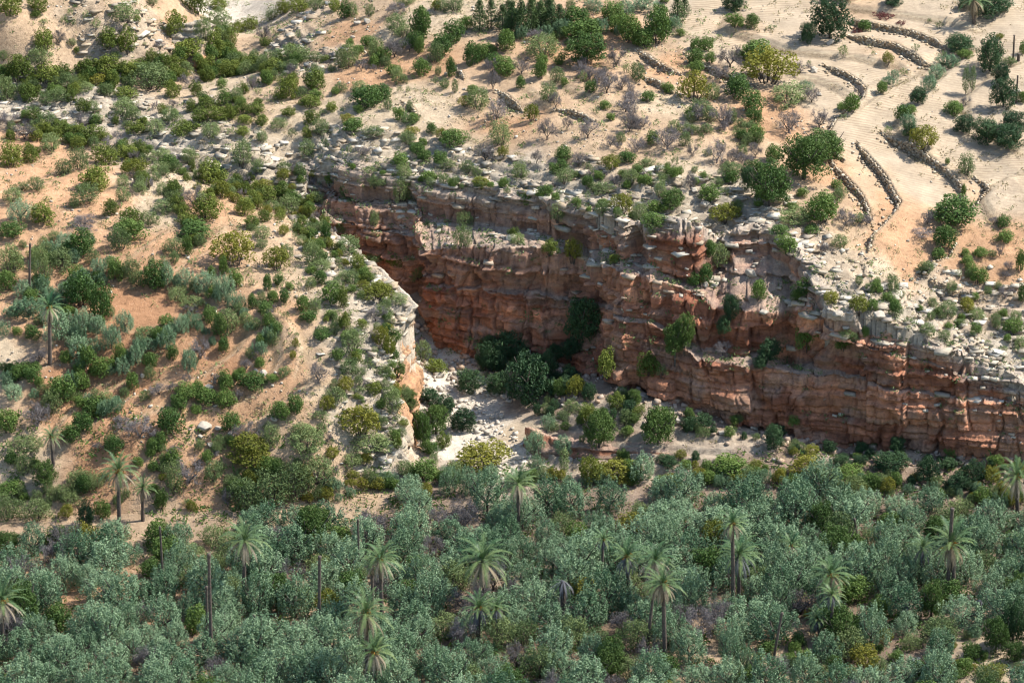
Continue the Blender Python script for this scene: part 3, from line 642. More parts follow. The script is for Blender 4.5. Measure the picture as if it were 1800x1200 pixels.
def limbs(rng, h, spread, n, r, base=0.0, lean=0.0):
    """a short trunk that splits into limbs"""
    segs = []; fork = np.array([lean*h*.2, 0, h*0.28])
    segs.append(((0, 0, base-0.5), fork*0.5, r*1.25, r)); segs.append((fork*0.5, fork, r, r*.85))
    for i in range(n):
        a = 2*math.pi*(i+rng.rand()*.6)/n; e = fork + [math.cos(a)*spread*.45, math.sin(a)*spread*.45, h*.28]
        t = e + [math.cos(a+.4)*spread*.3, math.sin(a+.4)*spread*.3, h*.25*(1+rng.rand()*.4)]
        segs.append((fork, e, r*.6, r*.4)); segs.append((e, t, r*.4, r*.15))
        u = e + [math.cos(a-.8)*spread*.3, math.sin(a-.8)*spread*.3, h*.2]; segs.append((e, u, r*.3, r*.1))
    return segs
def dome(rng, n, rx, rz, z0, low=-0.25, irregular=0.25):
    """n clump centres on an uneven dome"""
    i = np.arange(n); ph = i*2.399963; cz = low+(1-low)*(i+.5)/n
    s = np.sqrt(np.clip(1-cz*cz, 0, 1)); q = 1-irregular*rng.rand(n)
    lob = 1+0.22*np.sin(ph*2+rng.rand()*6)+0.12*np.sin(ph*3+rng.rand()*6)
    return np.stack([np.cos(ph)*s*rx*q*lob, np.sin(ph)*s*rx*q*lob, z0+cz*rz*q], -1)

PROTO = {}
def crown_tree(key, idx, rng, mat, cen, rad, per, size, segs, bark=None, **kw):
    v, f, val = sprigs(rng, cen, rad, per, size, **kw)
    tv, tf = tubes(segs)
    PROTO.setdefault(key, []).append((mesh(key+'_trunk', tv, tf, bark or M_BARK), mesh(key+'_crown', v, f, mat, val=val)))
def bush(key, rng, mat, cen, rad, per, size, r=0.05, **kw):
    """foliage with its stems, one mesh"""
    v, f, val = sprigs(rng, cen, rad, per, size, **kw)
    segs = []
    for c in cen[::2]: segs.append(((c[0]*.15, c[1]*.15, -0.4), (c[0]*.8, c[1]*.8, c[2]*.85), r, r*.3))
    tv, tf = tubes(segs, 3)
    V_ = np.concatenate([v, tv]); F_ = np.concatenate([f, tf+len(v)])
    mi = np.concatenate([np.zeros(len(f), int), np.ones(len(tf), int)])
    PROTO.setdefault(key, []).append((None, mesh(key, V_, F_, [mat, M_BARK], midx=mi, val=np.concatenate([val, np.zeros(len(tv))]))))
def R3(rng, n, a, b, zf=1.0):
    r = a+(b-a)*rng.rand(n); return np.stack([r, r, r*zf], -1)
# every prototype is 2 m across (radius 1) and about 1.7 m tall unless noted; unit sizes are scaled per plant
for k in range(4):
    rng = np.random.RandomState(100+k)
    c = dome(rng, 15, .74, .74, .66, -.6, .45); bush('evergreen_shrub', rng, M_GREEN, c, R3(rng, 15, .28, .44, 1.05), 170, .115)
    c = dome(rng, 17, .74, .74, .60, -.7, .45); bush('mastic_bush', rng, M_DRAB, c, R3(rng, 17, .25, .40, 1.0), 150, .11)
for k in range(3):
    rng = np.random.RandomState(120+k)
    c = dome(rng, 24, .74, .8, .60, -.65, .35); bush('grey_green_shrub', rng, M_SOFT, c, R3(rng, 24, .20, .36, 1.2), 105, .10, shell=.35, out=.5, aspect=.4)
for k in range(2):
    rng = np.random.RandomState(140+k)
    c = dome(rng, 9, .7, .5, .35, -.2, .4); bush('low_shrub', rng, M_SOFT, c, R3(rng, 9, .22, .38, .9), 45, .15, shell=.3, out=.5, aspect=.35)
for k in range(2):
    rng = np.random.RandomState(150+k)
    c = dome(rng, 22, .76, .72, .68, -.5); bush('yellow_green_shrub', rng, M_YELLOW, c, R3(rng, 22, .2, .34), 100, .11)
for k in range(2):
    rng = np.random.RandomState(160+k)
    c = dome(rng, 10, .8, .35, .2, -.1, .4); bush('red_shrub', rng, M_RED, c, R3(rng, 10, .2, .32, .7), 60, .13)
def olive(rng, n=58, per=86):
    c = dome(rng, n, .84, .88, .74, -.75, .42); r = R3(rng, n, .10, .19, 2.3)
    return c, r, per
for k in range(5):
    rng = np.random.RandomState(200+k); c, r, per = olive(rng)
    crown_tree('olive_tree', k, rng, M_OLIVE, c, r, per, .077, limbs(rng, 1.5, 1.0, 5, .07), shell=.35, out=1.0, up=.5, aspect=.45)
for k in range(3):
    rng = np.random.RandomState(230+k); c = dome(rng, 70,   .80, .80, .78, -.72, .5); r = R3(rng, 70, .15, .25, .85)
    crown_tree('carob_tree', k, rng, M_CAROB, c, r, 110, .072, limbs(rng, 1.5, 1.1, 6, .075))
for k in range(3):
    rng = np.random.RandomState(240+k); c = dome(rng, 52, .80, .88, .78, -.8, .5); r = R3(rng, 52, .15, .27, 1.1)
    crown_tree('dark_leafy_tree', k, rng, M_DARK, c, r, 120, .082, limbs(rng, 1.6, 1.0, 5, .07))
for k in range(3):      # upright, pointed
    rng = np.random.RandomState(260+k); n = 26; q = (np.arange(n)+.5)/n; ph = np.arange(n)*2.4
    rr = .62*(1-q)**.7*(.5+.5*np.minimum(1, q*6)); c = np.stack([np.cos(ph)*rr, np.sin(ph)*rr, .18+q*1.9], -1)
    r = np.stack([.16+.22*(1-q)]*2+[.26+.1*(1-q)], -1)
    crown_tree('pointed_conifer', k, rng, M_CONIF, c, r, 90, .10, [((0, 0, -.5), (0, 0, 1.0), .07, .05), ((0, 0, 1.0), (0, 0, 1.9), .05, .02)], up=.6)
for k in range(2):
    rng = np.random.RandomState(270+k); n = 30; q = (np.arange(n)+.5)/n; ph = np.arange(n)*2.4
    rr = .5*np.sqrt(np.sin(np.pi*np.clip(q*.9+.08, 0, 1))); c = np.stack([np.cos(ph)*rr, np.sin(ph)*rr, .5+q*2.6], -1)
    crown_tree('slim_poplar', k, rng, M_SOFT, c, R3(rng, n, .22, .36, 1.3), 55, .13, [((0, 0, -.5), (0.02, 0, 2.8), .08, .03)], shell=.4)
def twiggy(rng, levels=5):
    segs, tw = [], []
    def grow(p, d, L, r, lv):
        q = p + d*L
        (segs if lv < 3 else tw).append((p, q, r, r*.7))
        if lv >= levels: return
        for i in range(3 if lv < 4 else 3):
            nd = d*0.75 + rng.normal(size=3)*0.55 + [0, 0, .12]; nd /= np.linalg.norm(nd)
            grow(q if i < 2 else p+d*L*.6, nd, L*(.62+.2*rng.rand()), r*.62, lv+1)
    for i in range(4):
        a = 2*math.pi*(i+rng.rand()*.5)/4; d = np.array([math.cos(a)*.75, math.sin(a)*.75, .8]); d /= np.linalg.norm(d)
        grow(np.array([0, 0, .12]), d, .42, .034, 1)
    segs.append(((0, 0, -.5), (0, 0, .16), .075, .06))
    return segs, tw
for k in range(4):
    rng = np.random.RandomState(300+k); segs, tw = twiggy(rng)
    a, b = tubes(segs, 4); c, d = tubes(tw, 3)
    ends = np.array([t[1] for t in tw[::2]]); sv, sf, sval = sprigs(rng, ends, np.full((len(ends), 3), .15), 9, .11, shell=.1, aspect=.15, out=.2)
    V_ = np.concatenate([c, sv]); F_ = np.concatenate([d, sf+len(c)])
    val = np.concatenate([rng.rand(len(c)), sval])
    PROTO.setdefault('bare_tree', []).append((mesh('bare_tree_trunk', a, b, M_BARK), mesh('bare_tree_crown', V_, F_, M_TWIG, val=val)))

# ---- palms (real metres)
def frond(rng, az, el, L, droop, w0=.42, n=15):
    """one arching frond: a midrib strip and paired leaflets"""
    V_, F_ = [], []; d = np.array([math.cos(az), math.sin(az), 0]); side = np.array([-math.sin(az), math.cos(az), 0])
    p = np.zeros(3); e = el; pts = []; twist = rng.uniform(-.5, .5)
    for i in range(n+1):
        pts.append(p.copy()); p = p + (d*math.cos(e)+np.array([0, 0, math.sin(e)]))*L/n; e -= droop/n*(0.5+1.3*i/n)
    pts = np.array(pts)
    for i in range(n):
        w = .03*(1-i/n)+.008; k = len(V_)
        V_ += [pts[i]-side*w, pts[i]+side*w, pts[i+1]+side*w, pts[i+1]-side*w]; F_.append((k, k+1, k+2, k+3))
        for u in (0.0, 0.5):
            q = pts[i]*(1-u)+pts[i+1]*u; t = (i+u)/n
            if t < .1: continue
            ll = w0*math.sin(math.pi*min(1, t*.82+.16))**.7; tg = pts[i+1]-pts[i]; tg = tg/np.linalg.norm(tg); upn = np.cross(side, tg)
            for s in (-1, 1):
                a = side*s*.78+tg*.62-upn*(-.18+.35*rng.rand())+side*twist*.2; a = a/np.linalg.norm(a)
                k = len(V_); b = tg*.034
                V_ += [q-b, q+b, q+a*ll+b*.3, q+a*ll-b*.3]; F_.append((k, k+1, k+2, k+3))
    return V_, F_
def frond_set(rng, n, el0, el1, L, droop, w0=.42, up=0.0):
    V_, F_, W_ = [], [], []
    for i in range(n):
        q = (i+.5)/n; el = el0+(el1-el0)*q+rng.uniform(-.12, .12)
        v, f = frond(rng, i*2.399963+rng.uniform(-.2, .2), el, L*rng.uniform(.82, 1.08), droop*rng.uniform(.75, 1.25), w0)
        k = len(V_); V_ += v; F_ += [tuple(np.array(x)+k) for x in f]; W_ += [np.clip(.1+.75*q+rng.uniform(-.3, .3), 0, 1)]*len(v)
    V_ = np.array(V_); V_[:, 2] += up
    return V_, np.array(F_), np.array(W_)
PALM = []
for k in range(4):
    rng = np.random.RandomState(400+k); L = (3.3, 3.0, 3.5, 3.1)[k]
    crown = mesh('palm_crown', *(lambda a: (a[0], a[1], M_PALM))(frs := frond_set(rng, (30, 25, 33, 27)[k], 1.45, .02, L, (1.5, 1.3, 1.6, 1.2)[k], .34)), val=frs[2])
    skirt = mesh('palm_skirt', *(lambda a: (a[0], a[1], M_DEAD))(frs := frond_set(rng, 34, -.15, -1.35, L*.86, 1.1, .22, -.12)), val=frs[2])
    grey = mesh('palm_skirt_grey', *(lambda a: (a[0], a[1], M_DGREY))(frs := frond_set(rng, 34, -.2, -1.3, L*.8, 1.1, .17, -.1)), val=frs[2])
    c = rng.normal(size=(10, 3))*.22; c[:, 2] = abs(c[:, 2])*.6-.1
    fv, ff, fval = sprigs(rng, c, np.full((10, 3), .16), 26, .12)
    PALM.append((crown, skirt, grey, mesh('palm_fruit', fv, ff, M_FRUIT, val=fval)))
def trunk_mesh(rng, h, r0, r1, lean=(0, 0), top=False):
    n = int(h/.16)+2; s = 10; V_, F_ = [], []
    for i in range(n+1):
        t = i/n; r = (r0+(r1-r0)*t)*(1+.07*((i % 2)*2-1))*(1+.35*math.exp(-t*h/.5)*1)
        if top and t > .97: r *= 1.25
        cx = lean[0]*t**1.3; cy = lean[1]*t**1.3; z = -.6+(h+.6)*t
        for j in range(s):
            a = 2*math.pi*j/s+i*.2; V_.append((cx+math.cos(a)*r*(1+rng.uniform(-.06, .06)), cy+math.sin(a)*r*(1+rng.uniform(-.06, .06)), z))
    for i in range(n):
        for j in range(s): q = (j+1) % s; F_.append((i*s+j, i*s+q, (i+1)*s+q, (i+1)*s+j))
    k = len(V_); V_.append((lean[0], lean[1], h+.04))
    for j in range(0, s, 2): F_.append((n*s+j, n*s+(j+1) % s, n*s+(j+2) % s, k))
    return mesh('palm_trunk', np.array(V_), np.array(F_), M_PBARK)

# ------------------------------------------------------------ where the plants stand
# per tile of the photo (600 x 400, coordinates x3): kind, foot column, foot row, width, height
# g evergreen  l soft grey-green  t low  y yellow-green  b bare twigs  o olive  k broad bright tree  K dark leafy tree  c pointed  p slim  r red
PLANTS = {
(0, 0): """g 50 90 130 120;g 200 75 100 90;g 190 102 60 40;t 370 90 40 40;t 455 108 50 45;t 395 55 35 25;t 230 137 65 38;t 340 135 50 40;t 382 142 45 35;t 505 168 60 50;l 660 120 125 90;b 640 182 70 50;g 727 120 40 35;t 710 38 50 35;l 800 34 70 50;g 235 282 130 115;b 312 252 95 100;l 380 252 50 40;g 405 282 40 30;l 210 350 120 90;l 20 320 55 50;g 572 265 115 105;g 672 292 90 130;l 610 315 60 40;g 800 345 60 72;b 845 265 80 60;g 930 180 100 120;g 1030 82 120 120;g 1150 62 90 70;l 1155 168 150 110;l 1075 215 90 110;g 1250 182 85 60;g 1322 162 80 60;g 1210 242 90 80;g 1000 305 140 90;g 1130 295 130 120;g 1400 250 60 45;b 1390 232 105 115;t 1570 208 40 40;g 1495 82 70 70;l 1430 112 80 60;g 1580 70 120 80;l 1670 62 100 80;g 1765 62 70 60;
g 100 442 150 140;l 25 545 130 130;g 250 452 160 100;g 335 415 90 70;l 350 468 100 80;g 450 405 120 90;g 560 408 130 110;g 690 395 110 70;g 750 372 90 60;l 800 492 200 140;g 912 525 95 90;g 665 532 115 70;g 900 430 90 70;b 1000 478 130 100;g 970 388 70 60;g 1035 516 72 75;g 1100 392 90 90;l 1175 384 90 70;g 1230 402 120 80;g 1330 385 120 80;g 1445 392 110 80;l 1550 345 150 110;b 1540 435 110 110;g 1520 525 115 110;g 1475 535 60 60;g 1660 482 120 100;l 1660 335 90 60;b 1330 485 80 100;g 1285 502 60 60;t 1360 502 50 30;l 1800 365 90 100;g 1720 335 50 40;
g 150 545 110 90;l 240 565 90 70;l 310 545 120 80;g 375 545 80 80;l 450 492 100 50;y 530 462 120 50;g 440 595 80 70;l 490 602 70 60;t 170 605 90 50;b 45 690 170 120;l 250 690 120 90;g 322 705 100 70;b 440 688 110 90;b 130 755 160 120;l 660 625 130 100;l 705 645 80 80;g 610 665 45 50;g 1247 548 72 36;g 1630 578 140 72;g 1750 592 80 52;g 1520 618 68 48;t 1700 615 50 40;g 1380 664 80 60;l 1470 685 92 60;g 1290 655 80 50;g 1220 628 80 70;g 1275 602 80 60;g 1345 610 90 60;g 1362 552 50 30;g 1105 588 125 75;g 1010 595 62 62;g 862 605 60 50;l 900 655 110 80;b 912 572 70 50;b 820 582 50 60;g 1060 655 120 80;g 1150 645 120 80;g 1205 625 70 60;g 975 720 140 70;l 820 708 110 75;g 755 665 60 50;g 720 715 110 70;l 1110 735 120 80;t 1220 718 60 40;g 1282 718 82 50;l 1380 755 82 60;t 1540 735 60 50;g 1620 742 60 60;l 1690 722 110 85;g 1640 665 80 75;t 1710 795 50 60;l 1620 838 112 95;
l 1280 885 120 140;l 1000 862 82 80;b 900 875 140 80;g 480 765 130 90;b 590 805 150 90;g 560 880 120 110;l 270 805 120 90;l 420 905 100 130;l 340 932 90 82;g 60 892 125 120;g 165 865 110 105;g 670 835 120 70;y 710 945 140 100;l 850 925 120 50;l 850 860 130 70;l 650 992 80 70;l 740 1022 80 60;g 500 1015 155 135;l 450 1085 130 110;l 190 1012 82 75;l 120 1012 70 50;l 70 1072 112 75;l 392 1097 72 52;g 585 1140 92 85;l 650 1072 90 82;l 875 1125 130 75;g 1110 985 160 120;y 1170 1052 100 85;b 1020 1110 160 150;l 940 1040 70 60;g 1090 1170 130 130;g 1000 1195 100 70;g 1400 1062 130 80;l 1430 1115 110 60;y 1390 1012 90 60;l 1520 1135 120 90;g 1290 1145 95 95;l 1215 1040 70 60;g 1480 1065 110 90;o 110 1185 120 115;g 230 1185 130 105;g 690 1200 115 90;l 790 1195 90 80;b 450 1200 150 60;g 1330 1210 90 70""",
(600, 0): """g 20 105 60 85;l 60 92 70 70;l 150 92 60 70;b 290 95 130 90;l 335 38 100 60;y 500 62 60 60;l 530 68 90 70;l 600 66 110 80;l 290 175 115 90;l 330 205 100 70;g 420 215 105 165;b 280 320 140 130;l 180 325 95 115;l 40 365 110 120;g 45 252 50 45;g 90 287 62 45;g 140 255 82 62;g 425 405 90 90;g 412 292 62 85;g 278 405 82 62;l 295 445 90 85;l 330 447 50 50;l 510 402 42 48;t 500 447 35 40;l 545 472 62 52;l 600 492 40 70;g 578 415 62 110;g 530 300 120 110;l 500 335 90 110;g 590 235 125 110;g 660 165 72 72;c 730 175 75 140;c 790 155 80 140;g 690 352 90 120;g 740 325 80 85;b 790 410 105 110;b 800 485 100 115;g 800 352 82 62;g 860 410 125 100;g 870 280 112 120;c 850 165 72 120;c 900 195 80 155;c 950 205 82 155;c 1000 185 72 155;c 1050 165 80 135;c 1100 135 80 115;c 1150 155 80 115;c 880 105 70 90;c 1010 65 60 70;c 1080 65 70 75;g 1240 155 130 110;g 1270 225 160 110;l 1060 310 170 120;b 1035 245 160 100;g 1050 425 70 100;g 1060 355 70 60;b 950 405 115 95;g 945 475 62 72;c 1150 215 50 62;l 1210 66 62 62;
o 1380 185 82 75;o 1330 75 100 75;g 1430 125 130 110;o 1500 92 112 85;o 1600 66 130 85;g 1520 240 150 150;g 1590 262 125 110;g 1665 245 150 190;g 1705 22 60 50;k 1290 360 205 155;b 1450 370 150 130;t 1500 392 50 50;l 1560 435 90 100;b 1590 385 100 62;l 95 502 110 72;g 140 575 165 115;g 210 535 120 80;l 245 582 50 60;g 90 602 52 42;g 305 642 76 72;l 360 602 40 72;l 360 665 110 60;g 380 655 60 52;y 370 722 82 50;l 350 772 90 70;g 475 712 62 62;g 60 705 112 75;y 30 655 82 52;l 170 735 112 62;g 585 785 140 95;y 530 745 62 62;t 670 752 50 32;g 400 822 82 62;t 45 822 50 50;b 110 835 110 72;g 310 887 100 72;g 440 862 82 62;g 520 882 82 72;l 560 892 90 52;l 330 945 100 70;t 150 922 80 50;
y 655 575 82 62;l 720 585 125 110;b 820 655 170 155;y 1005 650 76 92;l 1095 545 112 95;b 1130 585 100 100;g 690 502 60 50;l 1140 442 82 82;g 1175 457 42 42;t 1275 442 52 56;g 1315 497 62 62;b 1400 512 150 145;b 1480 490 120 100;b 1500 610 150 130;b 1520 710 130 130;g 1615 545 82 62;g 1725 497 72 52;b 1190 695 72 85;b 1085 755 135 140;b 1300 745 130 130;b 1420 785 90 92;l 1470 762 60 60;l 840 780 140 140;b 760 865 140 110;y 850 842 60 60;b 1030 875 72 105;g 1170 862 92 82;b 1250 895 112 105;t 1300 902 42 42;y 1420 905 100 72;g 1505 862 92 62;b 1560 815 112 112;b 1720 810 170 165;l 1610 892 82 52;t 1680 907 52 42;t 1760 882 52 52;l 940 952 102 92;l 1180 972 102 82;g 1300 1002 62 72;t 1325 932 36 40;b 1440 985 82 72;l 1530 982 92 72;t 1625 952 46 42;t 1700 982 62 62;l 1380 1032 112 72;t 1295 1062 46 50;l 1680 1045 82 85;g 970 1085 82 75;y 740 990 100 50;l 320 1065 110 130;l 30 1052 92 92;l 220 982 72 42;l 1140 1165 82 82;g 1380 1112 82 62;y 1480 1140 112 105;l 1570 1165 100 92;g 1660 1135 112 72;k 1745 1120 135 105;g 1640 1205 120 85;l 175 1195 62 82;l 650 1195 92 75""",
(1200, 0): """K 270 75 130 110;g 275 153 92 72;g 365 155 82 74;t 470 162 62 30;K 775 225 185 195;K 655 242 95 105;K 1110 42 130 60;g 850 12 190 40;g 960 172 72 62;r 1060 112 112 42;r 1150 139 72 22;r 920 179 82 26;t 1350 157 52 42;t 1300 127 30 25;y 1670 217 50 38;K 1460 285 150 92;g 1490 315 82 52;o 1400 375 140 92;o 1340 430 112 82;o 1300 488 92 82;K 1240 560 120 85;K 1620 395 150 165;l 1720 355 82 52;p 1490 505 46 135;p 1525 495 36 125;K 1680 455 112 95;K 1690 580 130 150;g 1792 292 42 60;g 1790 548 62 62;K 1625 100 230 120;K 1500 60 100 70;
g 70 272 72 62;g 125 275 82 74;g 70 355 92 85;g 145 342 60 60;b 250 375 165 155;g 390 335 175 112;y 450 460 235 175;g 290 528 155 130;b 200 435 125 100;g 370 605 130 112;y 60 540 140 145;l 150 535 92 92;t 845 305 66 62;y 1080 345 60 62;b 620 400 122 82;l 560 565 200 122;b 680 558 135 112;b 560 725 190 175;b 720 695 145 130;o 645 480 82 52;g 1050 498 62 62;o 1085 462 82 55;o 1112 422 62 50;g 890 605 92 95;g 840 585 62 40;b 930 525 62 82;t 1165 405 52 42;t 850 635 52 32;g 1160 640 82 80;o 1190 700 92 92;K 1200 735 82 72;t 1085 715 62 50;y 1270 795 155 112;g 1205 602 62 40;g 1430 615 102 82;b 1490 565 72 62;K 1480 710 122 95;K 1600 768 162 125;K 1720 798 185 130;K 1740 700 155 105;
b 80 650 125 115;b 210 690 145 155;l 100 625 130 92;g 380 672 82 90;g 385 745 95 72;t 285 732 62 62;b 180 880 155 150;b 260 880 105 95;b 50 838 82 92;t 320 782 46 46;g 480 858 92 82;g 390 925 105 75;k 640 980 275 235;k 745 860 270 165;k 460 1120 245 230;K 340 1010 82 120;g 630 1045 62 50;g 810 1003 62 50;l 820 1065 62 62;g 580 1112 62 42;g 400 1093 52 32;l 260 935 122 75;t 130 953 62 30;b 40 1010 92 110;g 140 1065 112 82;y 230 1190 162 100;l 290 1132 62 70;l 600 1200 190 95;g 730 1195 205 165;b 860 1205 150 115;b 970 1200 95 75;b 1290 1195 92 90;g 1430 1200 222 145;l 1495 935 112 122;g 1395 872 26 36;g 1480 1042 26 70;b 1640 1195 80 60;g 1690 1200 80 60""",
(0, 400): """g 60 62 130 85;b 440 52 180 75;g 690 75 165 112;l 630 125 112 120;g 1030 70 170 100;g 990 155 62 105;l 920 150 112 95;t 865 202 62 50;t 865 137 46 40;l 920 192 62 62;y 1235 215 185 172;y 1460 235 142 125;l 1510 175 72 82;g 1180 258 46 95;g 1115 282 46 75;t 1310 247 50 35;l 1380 68 92 75;t 1555 73 46 50;l 1380 118 72 52;b 1620 55 92 62;g 1720 88 72 105;l 1650 210 105 130;g 1700 195 72 62;l 1690 232 120 55;g 1690 305 72 75;
o 340 135 130 95;l 60 260 125 165;l 220 300 115 200;l 330 230 150 115;g 30 335 105 105;g 430 160 125 130;o 130 378 112 92;o 60 482 92 62;o 150 488 165 115;o 350 405 145 112;g 420 430 165 180;g 530 500 120 185;o 440 570 112 140;g 170 595 85 70;o 320 610 165 155;o 410 690 150 125;o 510 668 92 82;g 460 750 112 115;g 540 800 92 115;g 530 525 62 62;o 590 650 105 135;o 660 558 112 112;o 520 268 102 92;g 610 285 92 120;l 690 280 92 112;l 730 315 102 82;g 820 340 130 130;o 880 310 102 110;o 980 335 112 110;o 1090 365 122 125;o 1190 408 112 150;l 940 393 132 82;l 1020 435 132 75;l 1260 463 62 62;b 1010 455 112 62;l 800 235 52 82;g 1240 325 82 92;g 1105 505 82 82;l 1200 570 125 135;g 1160 580 100 120;g 1180 665 72 82;o 960 568 92 92;o 1000 535 82 82;o 880 650 102 112;l 770 598 132 72;o 780 655 122 72;g 910 705 62 72;o 720 728 102 112;g 640 725 82 92;o 650 775 102 92;g 790 745 82 82;l 790 803 72 72;b 1060 708 152 125;o 1000 768 112 115;g 700 860 72 92;
g 1420 548 72 92;g 1400 468 92 72;l 1350 545 62 62;o 1420 608 92 82;l 1430 630 72 82;o 1370 685 82 82;b 1350 705 82 72;b 1300 758 92 72;g 1370 745 60 60;b 1160 838 112 82;g 1190 870 92 105;g 1330 868 135 92;l 1500 792 72 52;g 1440 815 72 42;y 1545 703 42 46;y 1560 642 36 50;b 1680 838 152 152;g 1330 433 62 82;l 1380 403 62 62;g 1500 403 62 72;g 1440 403 62 72;g 1410 338 52 92;g 1470 313 62 62;t 1330 312 52 40;g 1525 333 50 42;t 1580 333 32 50;t 1510 487 42 42;g 1600 448 92 82;l 1660 447 62 72;g 1750 410 130 112;g 1630 505 92 62;g 1700 595 112 52;l 1765 573 62 62;g 1780 705 62 62;
g 160 775 112 62;g 100 798 102 82;o 70 918 112 92;b 200 738 152 105;g 320 930 132 135;g 430 870 82 102;o 370 858 122 92;g 500 1010 142 105;g 440 1080 102 92;g 380 1138 112 102;b 200 1068 182 162;l 270 985 102 112;g 40 1088 112 112;b 640 1078 150 92;b 740 1140 222 175;g 900 1098 132 142;b 840 900 162 82;g 980 920 122 95;g 1090 945 112 92;g 1190 958 112 92;g 940 972 82 82;g 1035 992 62 50;b 1290 1130 172 125;g 1220 1088 102 105;t 1290 1122 52 42;l 1430 1155 102 112;g 1480 1018 112 92;g 1560 985 82 105;t 1160 1182 62 50;g 600 1198 112 92;g 810 1195 82 82;g 850 1165 62 82;l 140 1200 182 92;y 1320 1210 205 72;l 1620 1200 250 92;l 1600 1110 112 82;y 1730 975 72 82;t 1650 892 36 26;l 1690 1012 82 42;l 1770 938 102 92;t 1370 882 52 42;b 520 1185 80 60""",
(600, 400): """l 40 145 130 92;l 180 185 112 62;g 90 235 82 82;l 20 285 92 62;l 60 315 92 82;g 140 293 72 52;y 190 398 172 102;l 300 412 112 50;g 10 430 52 120;b 180 510 132 112;g 20 545 62 92;g 110 533 62 50;y 210 645 82 112;y 255 690 72 112;l 60 658 132 112;l 40 785 112 92;l 230 808 82 82;y 20 885 82 92;t 100 887 52 42;t 140 763 82 62;l 270 988 122 140;t 290 1042 72 52;y 100 1110 200 150;l 150 1200 200 92;
l 430 712 92 105;g 500 775 112 72;l 410 270 72 62;g 280 205 82 62;K 880 710 192 140;K 760 770 122 140;K 670 880 152 122;K 980 955 235 265;K 1270 630 182 235;K 1210 690 132 92;K 1130 705 102 82;K 820 890 122 112;K 1080 810 122 132;K 1200 835 92 92;K 830 775 112 92;g 1400 780 112 125;g 1620 785 122 122;k 1760 690 142 190;t 1690 793 72 62;y 1240 905 92 112;l 1210 985 82 72;o 1090 1078 92 92;g 1300 1048 92 102;k 1360 1180 172 190;g 1450 965 102 85;l 1500 1043 82 82;g 1560 1003 82 62;k 1670 1165 212 210;t 1490 1112 62 50;o 1020 1200 102 122;o 1170 1198 102 92;
K 460 935 132 82;K 540 1010 152 112;K 640 1092 142 125;k 500 1105 142 150;k 430 1165 112 180;g 540 1165 92 82;l 640 115 102 132;l 930 93 82 62;g 1100 143 82 72;y 1220 185 92 112;g 1440 193 62 50;t 1490 533 62 32;g 905 60 70 60;l 1640 65 70 60""",
(1200, 400): """g 60 315 82 72;g 120 305 92 105;l 190 205 122 112;g 140 155 72 82;g 400 385 92 112;g 550 138 112 92;l 830 115 92 75;b 740 145 100 82;g 510 42 102 52;g 680 42 100 52;g 1380 115 112 112;b 1260 65 130 72;l 1270 245 72 62;g 1350 175 82 62;l 1110 355 92 90;t 1100 293 62 50;y 780 405 92 62;y 930 465 112 92;g 1000 443 72 62;g 1120 475 92 82;l 1390 478 112 82;y 1500 453 92 72;g 1540 393 52 42;l 1550 493 92 62;l 1650 523 62 62;g 1690 483 52 52;l 1290 568 92 62;l 1380 593 72 52;g 1740 575 102 82;g 1560 305 102 92;g 1520 243 62 52;g 1500 203 72 52;g 1700 83 92 62;g 1570 163 82 52;b 1670 163 72 72;g 1780 235 62 120;g 1790 405 62 92;b 1700 383 112 82;k 10 650 122 165;K 250 488 92 125;K 220 565 82 92;b 210 688 132 112;K 460 710 122 110;K 410 745 82 60;g 640 365 92 82;g 600 393 62 62;g 650 655 92 175;t 1190 513 62 42;
K 100 1078 112 92;K 30 1085 82 72;K 480 1178 122 112;K 500 1105 92 62;K 770 1188 92 62;K 940 1198 92 62;K 1130 1198 92 82;y 680 1205 100 52;t 1000 1173 60 40;g 1410 1205 62 40;t 1610 623 42 32;t 1690 653 62 32;t 1760 663 42 32""",
(0, 800): """g 60 52 72 62;l 130 105 102 105;k 240 190 152 142;g 60 225 162 92;l 40 350 132 132;l 190 358 152 122;l 370 265 112 72;y 350 335 82 72;l 400 175 112 92;l 500 173 92 72;K 455 398 112 130;g 540 345 92 102;g 810 93 62 62;g 730 65 60 50;g 850 288 60 112;l 920 208 112 165;b 1000 170 222 155;t 985 283 50 50;y 1320 85 205 90;l 1130 138 132 105;b 1200 280 92 120;l 1300 310 205 172;l 1430 280 250 182;l 1560 240 182 182;l 1680 150 182 142;b 1770 118 80 70;l 1680 245 82 82;l 1370 318 122 72;t 1170 80 60 40""",
(600, 800): """o 360 258 182 135;y 450 255 82 105;o 570 218 122 142;o 680 228 132 132;g 440 145 162 112;y 740 88 252 92;o 1030 108 82 112;p 1175 112 62 120;y 1310 158 132 135;y 1440 138 205 75;l 1080 135 92 72;o 1290 175 72 62;o 1590 145 132 132;K 1720 65 112 62;l 340 115 112 82;l 170 185 62 102;t 1190 192 102 62;l 60 60 130 70;y 1510 160 90 40""",
